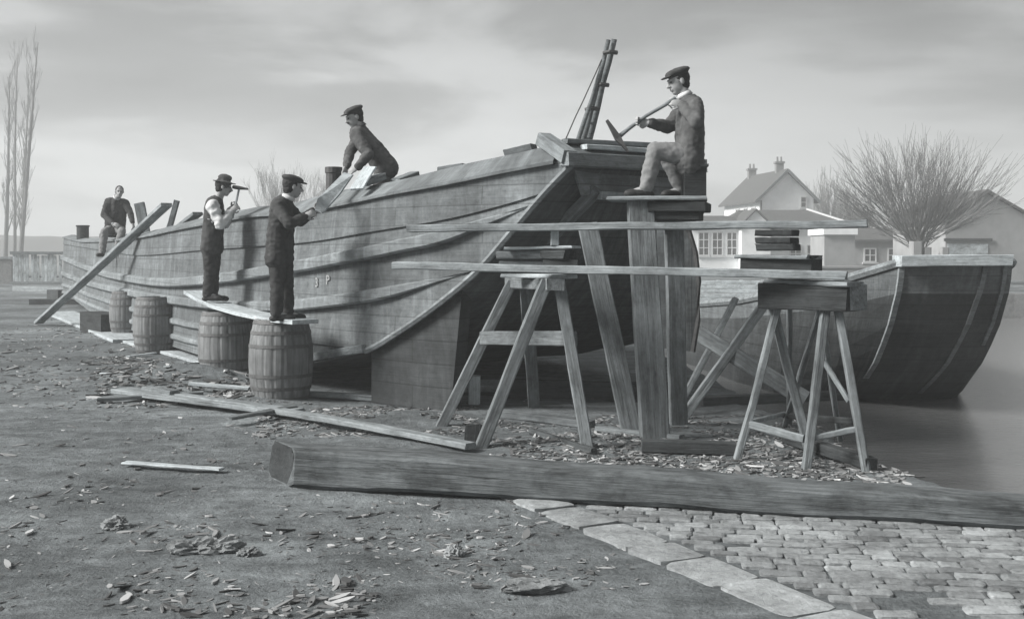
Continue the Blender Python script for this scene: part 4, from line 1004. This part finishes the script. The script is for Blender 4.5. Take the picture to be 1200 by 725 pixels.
def hand(bm, w, d, ax, n, k=1.0, curl=1.0, thumb=1):
    """w wrist, d wrist->knuckles, ax = axis across the knuckles (along the tool), n = the palm side"""
    d = d.normalized(); ax = (ax-d*ax.dot(d)).normalized(); n = (n-d*n.dot(d)-ax*n.dot(ax)).normalized()
    A = Matrix((ax, d, n)).transposed(); ell(bm, w+d*.048*k, A, .041*k, .055*k, .019*k)
    for i, (o, l) in enumerate(((-.031, .9), (-.0105, 1.05), (.0105, 1.0), (.031, .8))):
        p = w+d*.088*k+ax*o*k; a = 0; pts = [w+d*.05*k+ax*o*.8*k, p]
        for seg, da in ((.04, 38), (.028, 52), (.021, 40)):
            a += R(da)*curl; p = p+(d*math.cos(a)+n*math.sin(a))*seg*l*k; pts.append(p)
        chain(bm, pts, [.011*k, .0105*k, .0095*k, .0085*k, .0075*k])
    t0 = w+d*.025*k+ax*.032*k*thumb; t1 = t0+(d*.6+ax*.55*thumb+n*.5)*.04*k; t2 = t1+(d*.8-ax*.1*thumb+n*.75)*.03*k; t3 = t2+(d*.5-ax*.5*thumb+n*.6)*.024*k
    chain(bm, [t0, t1, t2, t3], [.014*k, .0115*k, .010*k, .008*k])
def arm_pts(J, side): return J['sh'+side], J['el'+side], J['wr'+side]
def person(label, J, face, up, k, mats, coat='jacket', tools=None, grp=None, headwear='cap', sleeves=True, toes=None, curl=1.0, sleeve_mat=None, hem=.12):
    base = (J['anL']+J['anR'])/2; base.z = min(J['anL'].z, J['anR'].z)-.08*k
    t = thing('person', base, label, 'person', grp)
    # --- body: one continuous mesh
    bm = bmesh.new(); hc = J['head']; head(bm, hc, face, up, k)
    s, f, u = frame3(face, up)
    cone(bm, J['neck'], hc-u*.07*k-f*.02*k, .058*k, .054*k)
    pel = (J['hpL']+J['hpR'])/2; che = (J['shL']+J['shR'])/2
    cone(bm, J['neck'], che.lerp(pel,.15), .06*k, .09*k); cone(bm, che.lerp(pel,.15), pel, .1*k, .1*k); cone(bm, J['shL'], J['shR'], .05*k, .05*k); cone(bm, J['hpL'], J['hpR'], .07*k, .07*k)
    for q in 'LR':
        chain(bm, [J['sh'+q], J['el'+q], J['wr'+q]], [.045*k, .036*k, .027*k]); chain(bm, [J['hp'+q], J['kn'+q], J['an'+q]], [.07*k, .05*k, .035*k])
        d, ax, n = J['hand'+q]; hand(bm, J['wr'+q], d, ax, n, k, curl, 1 if q == 'L' else -1)
        cone(bm, J['an'+q], J['an'+q]+toes[q]*.13*k-Vector((0,0,.04*k)), .035*k, .03*k)
    finish('body', bm, M_SKIN, t, .0062*k, 2)
    for q in (1, -1):
        bm = bmesh.new(); bmesh.ops.create_icosphere(bm, subdivisions=2, radius=.0085*k, matrix=Matrix.Translation(hc+f*.0855*k+s*q*.03*k+u*.004*k)); bm_obj('eye', bm, M_EYE, t, True)
    # --- trousers
    bm = bmesh.new(); cone(bm, J['hpL'], J['hpR'], .115*k, .115*k); cone(bm, pel, pel.lerp(che,.3), .125*k, .12*k)
    for q in 'LR': 
        h_, kn, an = J['hp'+q], J['kn'+q], J['an'+q]
        chain(bm, [h_, h_.lerp(kn,.5), kn, kn.lerp(an,.45), an.lerp(kn,.04)], [.108*k, .095*k, .076*k, .073*k, .066*k])
    finish('trousers', bm, mats['trousers'], t, .010*k, 3, .008*k, 13)
    # --- boots
    for q in 'LR':
        an = J['an'+q]; to = toes[q].normalized(); bm = bmesh.new(); sd_ = Vector((-to.y, to.x, 0)); A = Matrix((sd_, to, Vector((0,0,1)))).transposed()
        cone(bm, an+Vector((0,0,.06*k)), an-Vector((0,0,.03*k)), .05*k, .048*k); ell(bm, an+to*.07*k-Vector((0,0,.045*k)), A, .05*k, .135*k, .042*k); ell(bm, an+to*.13*k-Vector((0,0,.045*k)), A, .053*k, .075*k, .042*k); ell(bm, an-to*.03*k-Vector((0,0,.055*k)), A, .042*k, .05*k, .035*k)
        finish('boot', bm, M_BOOT, t, .008*k, 2)
    # --- upper garments
    def torso(bm, r, down):
        L_, R_ = J['shL'], J['shR']; hl, hr = J['hpL'], J['hpR']; low = (pel-che).normalized()*down
        wl = L_.lerp(hl,.55).lerp((L_.lerp(hl,.55)+R_.lerp(hr,.55))/2, .18); wr_ = R_.lerp(hr,.55).lerp((L_.lerp(hl,.55)+R_.lerp(hr,.55))/2, .18)
        cone(bm, L_.lerp(R_,.12), R_.lerp(L_,.12), .072*r*k, .072*r*k); cone(bm, J['neck']-(J['neck']-che)*.3, che, .07*r*k, .1*r*k)
        chain(bm, [L_.lerp(R_,.15), wl, hl+low], [.085*r*k, .105*r*k, .12*r*k]); chain(bm, [R_.lerp(L_,.15), wr_, hr+low], [.085*r*k, .105*r*k, .12*r*k]); chain(bm, [che, (wl+wr_)/2, pel+low*.9], [.11*r*k, .125*r*k, .125*r*k])
    def sleeve(bm, r):
        for q in 'LR': sh, el, wr = arm_pts(J, q); chain(bm, [sh, sh.lerp(el,.5), el, el.lerp(wr,.5), el.lerp(wr,.93)], [.074*r*k, .066*r*k, .058*r*k, .053*r*k, .045*r*k])
    if coat == 'jacket':
        bm = bmesh.new(); torso(bm, 1.08, hem*k); sleeve(bm, 1.04); finish('jacket', bm, mats['jacket'], t, .010*k, 3, .008*k, 13)
        bm = bmesh.new(); 
        nk = J['neck']; d = (hc-nk).normalized()
        tube(bm, [nk+d*.005, nk+d*.045*k], [.078*k, .066*k], 18, cap=False); c_ = bm_obj('collar', bm, mats.get('collar', M_SHIRT), t, True); sol = c_.modifiers.new('thickness', 'SOLIDIFY'); sol.thickness = .006
        for q in 'LR':
            sh, el, wr = arm_pts(J, q); bm = bmesh.new(); cone(bm, el.lerp(wr,.9), el.lerp(wr,1.0), .038*k, .036*k); bm_obj('cuff', bm, mats.get('collar', M_SHIRT), t, True)
    else:
        bm = bmesh.new(); torso(bm, .98, 0); sleeve(bm, 1.08); finish('shirt', bm, M_SHIRT, t, .010*k, 3, .018*k, 9)
        bm = bmesh.new(); torso(bm, 1.1, .02*k); finish('waistcoat', bm, mats['jacket'], t, .010*k, 3, .008*k, 9)
    # --- hair, headwear
    A = Matrix((s, f, u)).transposed()
    bm = bmesh.new(); ell(bm, hc+u*.032*k-f*.024*k, A, .08*k, .092*k, .088*k); ell(bm, hc-u*.03*k-f*.045*k, A, .068*k, .055*k, .06*k); finish('hair', bm, M_HAIR, t, .007*k, 2, .004*k, 40)
    if headwear == 'moustache' or mats.get('moustache'):
        bm = bmesh.new(); cone(bm, hc-u*.046*k+f*.1*k, hc-u*.052*k+f*.088*k+s*.03*k, .009*k, .005*k); cone(bm, hc-u*.046*k+f*.1*k, hc-u*.052*k+f*.088*k-s*.03*k, .009*k, .005*k); bm_obj('moustache', bm, M_HAIR, t, True)
    if headwear == 'cap':
        bm = bmesh.new(); A2 = Matrix((s, (f-u*.12).normalized(), (u+f*.12).normalized())).transposed()
        ell(bm, hc+u*.088*k-f*.01*k, A2, .1*k, .122*k, .04*k); ell(bm, hc+u*.07*k-f*.012*k, A2, .085*k, .102*k, .04*k); ell(bm, hc+u*.058*k+f*.1*k, A2, .066*k, .06*k, .009*k); finish('cap', bm, M_CAP, t, .006*k, 2, .003*k, 20)
    elif headwear == 'hat':
        bm = bmesh.new(); ell(bm, hc+u*.062*k, A, .135*k, .155*k, .012*k); cone(bm, hc+u*.05*k, hc+u*.085*k, .092*k, .08*k); ell(bm, hc+u*.12*k+s*.03*k, A, .045*k, .09*k, .05*k); ell(bm, hc+u*.12*k-s*.03*k, A, .045*k, .09*k, .05*k); finish('hat', bm, mats['hat'], t, .007*k, 2, .003*k, 20)
    return t
V = Vector
GR = None
# man on barrels, back to us, holding up the pale board
Y = 11.75; j = lambda x, y, d=0: P(x, y, Y+d)
J = dict(head=j(343,219), neck=j(337,233.5), shL=j(335,240,.17), shR=j(325,243,-.17), elL=j(352,259,.28), elR=j(339,262,-.3), wrL=j(368,247,.16), wrR=j(357,254,-.12),
         hpL=j(331,291,.09), hpR=j(325,292,-.09), knL=j(336,331,.1), knR=j(325,332,-.08), anL=j(337,367,.08), anR=j(324,367,-.1))
ax = V((.62,0,.78)); J['handL'] = (V((.8,.1,.45)), V((-.5,.2,.8)), V((0,-1,.1))); J['handR'] = (V((.8,.2,.4)), V((-.5,.2,.8)), V((0,1,.1)))
person('man in dark jacket and cap on the staging, reaching up a pale board', J, V((.8,.45,-.1)), V((.12,.03,1)), .98, dict(jacket=M_JACKET, trousers=M_TROUS), toes={'L': V((.8,.35,0)).normalized(), 'R': V((.8,.1,0)).normalized()}, hem=.1)
# man with hammer and hat
Y = 14.25; j = lambda x, y, d=0: P(x, y, Y+d)
J = dict(head=j(262,219), neck=j(256,232.5), shL=j(253,240,.19), shR=j(249,241,-.19), elL=j(264,262,.22), elR=j(259,264,-.25), wrL=j(271,245,.08), wrR=j(270,248,-.12),
         hpL=j(250,289,.09), hpR=j(247,289,-.09), knL=j(250,319,.09), knR=j(246,320,-.09), anL=j(250,346,.12), anR=j(243.5,345,-.1))
J['handL'] = (V((.7,-.2,.5)), V((-.3,.2,.9)), V((.3,-.9,0))); J['handR'] = (V((.7,.1,.55)), V((-.3,.2,.9)), V((.3,.9,0)))
person('man in waistcoat, white shirt and brimmed hat on the staging, raising a hammer', J, V((.95,.25,-.16)), V((.1,0,1)), .98, dict(jacket=M_VEST, trousers=M_TROUS, hat=M_COAT, moustache=True), coat='shirt', headwear='hat', toes={'L': V((.9,.2,0)).normalized(), 'R': V((.95,-.1,0)).normalized()})
hm = thing('hammer', j(276,246,-.02), 'long handled hammer raised by the man in the hat', 'hammer')
timber('handle', j(272.5,256,-.02), j(280.5,220,-.02), .028, .024, M_PALE, hm, n=5, jit=.001); 
bm = bmesh.new(); cone(bm, j(274,219.3,-.02), j(279,220,-.02), .024, .026); cone(bm, j(279,220,-.02), j(290,221.5,-.02), .026, .013); bm_obj('hammer_head', bm, M_IRON, hm, True)
# seated man on the far gunwale
Y = 24.55; j = lambda x, y, d=0: P(x, y, Y+d)
J = dict(head=j(140,224.5,-.36), neck=j(137,231.5,-.24), shL=j(147,238,-.17), shR=j(127,236,-.17), elL=j(153,250,-.25), elR=j(121.5,252,-.25), wrL=j(155.5,261,-.3), wrR=j(132,262,-.45),
         hpL=j(139,269.5), hpR=j(130,269.5), knL=j(143,271,-.5), knR=j(122.5,271.5,-.5), anL=j(137,292,-.62), anR=j(119.5,296,-.6))
J['handL'] = (V((.3,-.3,-.8)), V((.2,1,0)), V((-.6,-.5,.2))); J['handR'] = (V((.9,-.3,-.25)), V((0,.5,1)), V((0,.8,-.4)))
person('bareheaded man in dark jacket and pale trousers sitting on the far gunwale', J, V((.35,-.9,-.12)), V((.05,-.05,1)), 1.08, dict(jacket=M_JACKET, trousers=M_LIGHTTR), headwear='none', toes={'L': V((-.2,-1,0)).normalized(), 'R': V((-.1,-1,0)).normalized()}, hem=.02, curl=.6)
# man bending on the barge
Y = 12.95; j = lambda x, y, d=0: P(x, y, Y+d)
J = dict(head=j(415.5,137.5,-.02), neck=j(423,150), shL=j(418,158,-.2), shR=j(424,157,.2), elL=j(432,181,-.32), elR=j(410,178,.12), wrL=j(419,196,-.35), wrR=j(406.5,195,-.18),
         hpL=j(450,193,-.1), hpR=j(450,192,.1), knL=j(444,240,-.14), knR=j(450,242,.12), anL=j(448,283,-.12), anR=j(456,284,.12))
J['handL'] = (V((-.85,-.05,-.5)), V((-.6,.4,.6)), V((-.3,.4,-.8))); J['handR'] = (V((-.3,-.2,-.9)), V((-.6,-.6,.5)), V((.4,-.6,-.3)))
person('capped man bending forward on the barge above the pale board', J, V((-.86,-.4,-.3)), V((-.15,-.08,1)), 1.0, dict(jacket=M_COAT, trousers=M_COAT, collar=M_COAT, moustache=True), toes={'L': V((-1,-.2,0)).normalized(), 'R': V((-1,.1,0)).normalized()}, hem=.06)
# the pale board / saw blade passed between the two men
bm = bmesh.new(); prism(bm, [P(403,202,12.45), P(413,205,12.4), P(397,228,12.05), P(377,250,11.72), P(369,246,11.72), P(372,233,11.85)], V((.012,.03,.0)))
o = bm_obj('tapered_board', bm, M_PALE); tag(o, 'pale board widening downwards, held between bending man and man on the barrels', 'board')
# adze man, seated high
Y = 9.85; j = lambda x, y, d=0: P(x, y, Y+d)
J = dict(head=j(795,96), neck=j(803,114), shL=j(803,124,.17), shR=j(815,126,-.19), elL=j(784,149,.12), elR=j(816,143,-.36), wrL=j(760,144,-.03), wrR=j(799,123,-.15),
         hpL=j(808,181,.09), hpR=j(808,182,-.09), knL=j(779,177,.1), knR=j(768,176,-.12), anL=j(799,222,.1), anR=j(757,221,-.12))
J['handL'] = (V((-.95,0,.12)), V((-.55,0,-.6)), V((0,-1,.3))); J['handR'] = (V((-.8,.1,.3)), V((.5,0,.6)), V((-.2,1,0)))
person('capped man in dark jacket sitting high at the barge end, holding an adze', J, V((-.93,-.22,-.22)), V((-.16,-.03,1)), .97, dict(jacket=M_COAT, trousers=M_LIGHTTR), toes={'L': V((-.9,-.2,0)).normalized(), 'R': V((-1,-.1,0)).normalized()}, hem=.075)
az_ = thing('adze', j(757,142,-.06), 'long handled adze held across the chest by the seated capped man', 'adze')
hp = [j(792,115,-.14), j(776,125,-.1), j(757,136,-.06), j(738,150,-.05), j(723,162,-.05)]
bm = bmesh.new(); tube(bm, hp, [.02,.017,.016,.017,.022], 8); bm_obj('handle', bm, M_MID, az_, True)
bm = bmesh.new(); bl = [(711,141,.012,.02),(718,152,.02,.03),(724,162,.028,.034),(730,170,.012,.05),(736,178,.004,.06)]; prev = None
for x, y, a_, b_ in bl:
    c = j(x,y,-.05); d = V((.57,0,-.8)); pn = V((.8,0,.57)); ring = [bm.verts.new(c+pn*a_*p+V((0,1,0))*b_*q) for p, q in ((-1,-1),(1,-1),(1,1),(-1,1))]
    if prev:
        for k in range(4): bm.faces.new((prev[k], prev[(k+1)%4], ring[(k+1)%4], ring[k]))
    else: bm.faces.new(ring)
    prev = ring
bm.faces.new(prev[::-1]); bm_obj('blade', bm, M_IRON, az_)
# his seat
st = thing('box_seat', P(812,230,9.85), 'dark wooden box used as a seat by the adze man', 'box')
fz = P(800,231.5,9.85).z; sx_ = P(812,0,9.85).x; tz = P(812,194,9.85).z
bm = bmesh.new(); box(bm, (sx_-.1, 9.68, fz), (sx_+.09, 10.02, tz-.03)); bm_obj('box_body', bm, M_DARK, st)
timber('box_lid', V((sx_-.12, 9.85, tz-.012)), V((sx_+.105, 9.85, tz-.012)), .38, .03, M_DARK, st)
#PEND
# ------------------------------------------------------------------ haze, sky, sun, camera
hz = bpy.data.materials.new('haze_air'); hz.use_nodes = True; nt = hz.node_tree
for n_ in list(nt.nodes):
    if n_.type == 'BSDF_PRINCIPLED': nt.nodes.remove(n_)
pv = nt.nodes.new('ShaderNodeVolumePrincipled'); pv.inputs['Color'].default_value = (.96,.98,.98,1); pv.inputs['Density'].default_value = .003; pv.inputs['Anisotropy'].default_value = .1
nt.links.new(pv.outputs[0], nt.nodes['Material Output'].inputs['Volume'])
bm = bmesh.new(); box(bm, (-262,-8,-2.5), (262,330,25)); tag(bm_obj('haze', bm, hz), kind='stuff')
SUN_EL, SUN_AZ = 34, -105   # azimuth measured from +Y towards +X
w = bpy.data.worlds.new("World"); S.world = w; w.use_nodes = True; nt = w.node_tree
bg = nt.nodes['Background']; sky = nt.nodes.new('ShaderNodeTexSky'); sky.sky_type = 'NISHITA'; sky.sun_disc = False; sky.sun_elevation = R(SUN_EL); sky.sun_rotation = R(SUN_AZ); sky.air_density = 1; sky.dust_density = 3; sky.ozone_density = 1
bw = nt.nodes.new('ShaderNodeRGBToBW'); nt.links.new(sky.outputs[0], bw.inputs[0])
tc = nt.nodes.new('ShaderNodeTexCoord'); sx = nt.nodes.new('ShaderNodeSeparateXYZ'); nt.links.new(tc.outputs['Generated'], sx.inputs[0])
mp = N(nt, 'ShaderNodeMapping'); mp.inputs['Scale'].default_value = (2.4, 2.4, 10); mp.inputs['Location'].default_value = (.7, .2, .35); nt.links.new(tc.outputs['Generated'], mp.inputs['Vector'])
cl = noise_n(nt, mp.outputs[0], 1.0, 7, .52, .25)
def rampg(fac, stops):
    r = nt.nodes.new('ShaderNodeValToRGB'); e = r.color_ramp.elements
    while len(e) > 1: e.remove(e[-1])
    e[0].position = stops[0][0]; e[0].color = (stops[0][1],)*3+(1,)
    for p, v_ in stops[1:]: x_ = e.new(p); x_.color = (v_,)*3+(1,)
    nt.links.new(fac, r.inputs[0]); return r.outputs[0]
cloudf = rampg(cl, [(.36,1.16),(.46,1.05),(.545,.64),(.68,.48)])
elev = rampg(sx.outputs[2], [(0,1.0),(.1,1.0),(.23,.7),(.4,.66),(1,.68)])
side = N(nt, 'ShaderNodeMath', operation='MULTIPLY_ADD'); nt.links.new(sx.outputs[0], side.inputs[0]); side.inputs[1].default_value = .9; side.inputs[2].default_value = .5
sidef = rampg(side.outputs[0], [(0,1.0),(.5,1.0),(.8,.72),(1,.7)])
def mulw(a, b):
    m = N(nt, 'ShaderNodeMath', operation='MULTIPLY'); nt.links.new(a, m.inputs[0])
    if isinstance(b, float): m.inputs[1].default_value = b
    else: nt.links.new(b, m.inputs[1])
    return m.outputs[0]
# overcast: a flat veil of cloud evens out the clear sky behind it
ad = N(nt, 'ShaderNodeMath', operation='MULTIPLY_ADD'); nt.links.new(bw.outputs[0], ad.inputs[0]); ad.inputs[1].default_value = .1; ad.inputs[2].default_value = 1.42
val = mulw(mulw(mulw(ad.outputs[0], cloudf), elev), sidef)
cb = N(nt, 'ShaderNodeCombineColor')
for i, t in enumerate((.982, .998, 1.004)): nt.links.new(mulw(val, t), cb.inputs[i])
nt.links.new(cb.outputs[0], bg.inputs['Color']); bg.inputs['Strength'].default_value = .15
L = bpy.data.lights.new('sun', 'SUN'); L.energy = 3.0; L.angle = R(24); L.color = (1, .985, .96)
so = bpy.data.objects.new('sun', L); COL.objects.link(so)
sd = Vector((math.sin(R(SUN_AZ))*math.cos(R(SUN_EL)), math.cos(R(SUN_AZ))*math.cos(R(SUN_EL)), math.sin(R(SUN_EL))))
so.rotation_euler = (-sd).to_track_quat('-Z', 'Y').to_euler(); so.location = (-20, 0, 30)
cam = bpy.data.cameras.new('camera'); co = bpy.data.objects.new('camera', cam); COL.objects.link(co); S.camera = co
co.location = (0,0,CAMH); co.rotation_euler = (R(90),0,0); cam.sensor_width = 36; cam.lens = F/1200*36; cam.shift_y = -(362.5-HY)/1200; cam.clip_end = 2000; cam.clip_start = .1
S.view_settings.view_transform = 'Standard'; S.view_settings.look = 'None'; S.view_settings.gamma = 1; S.view_settings.exposure = 1.27
S.cycles.volume_bounces = 1; S.cycles.max_bounces = 6
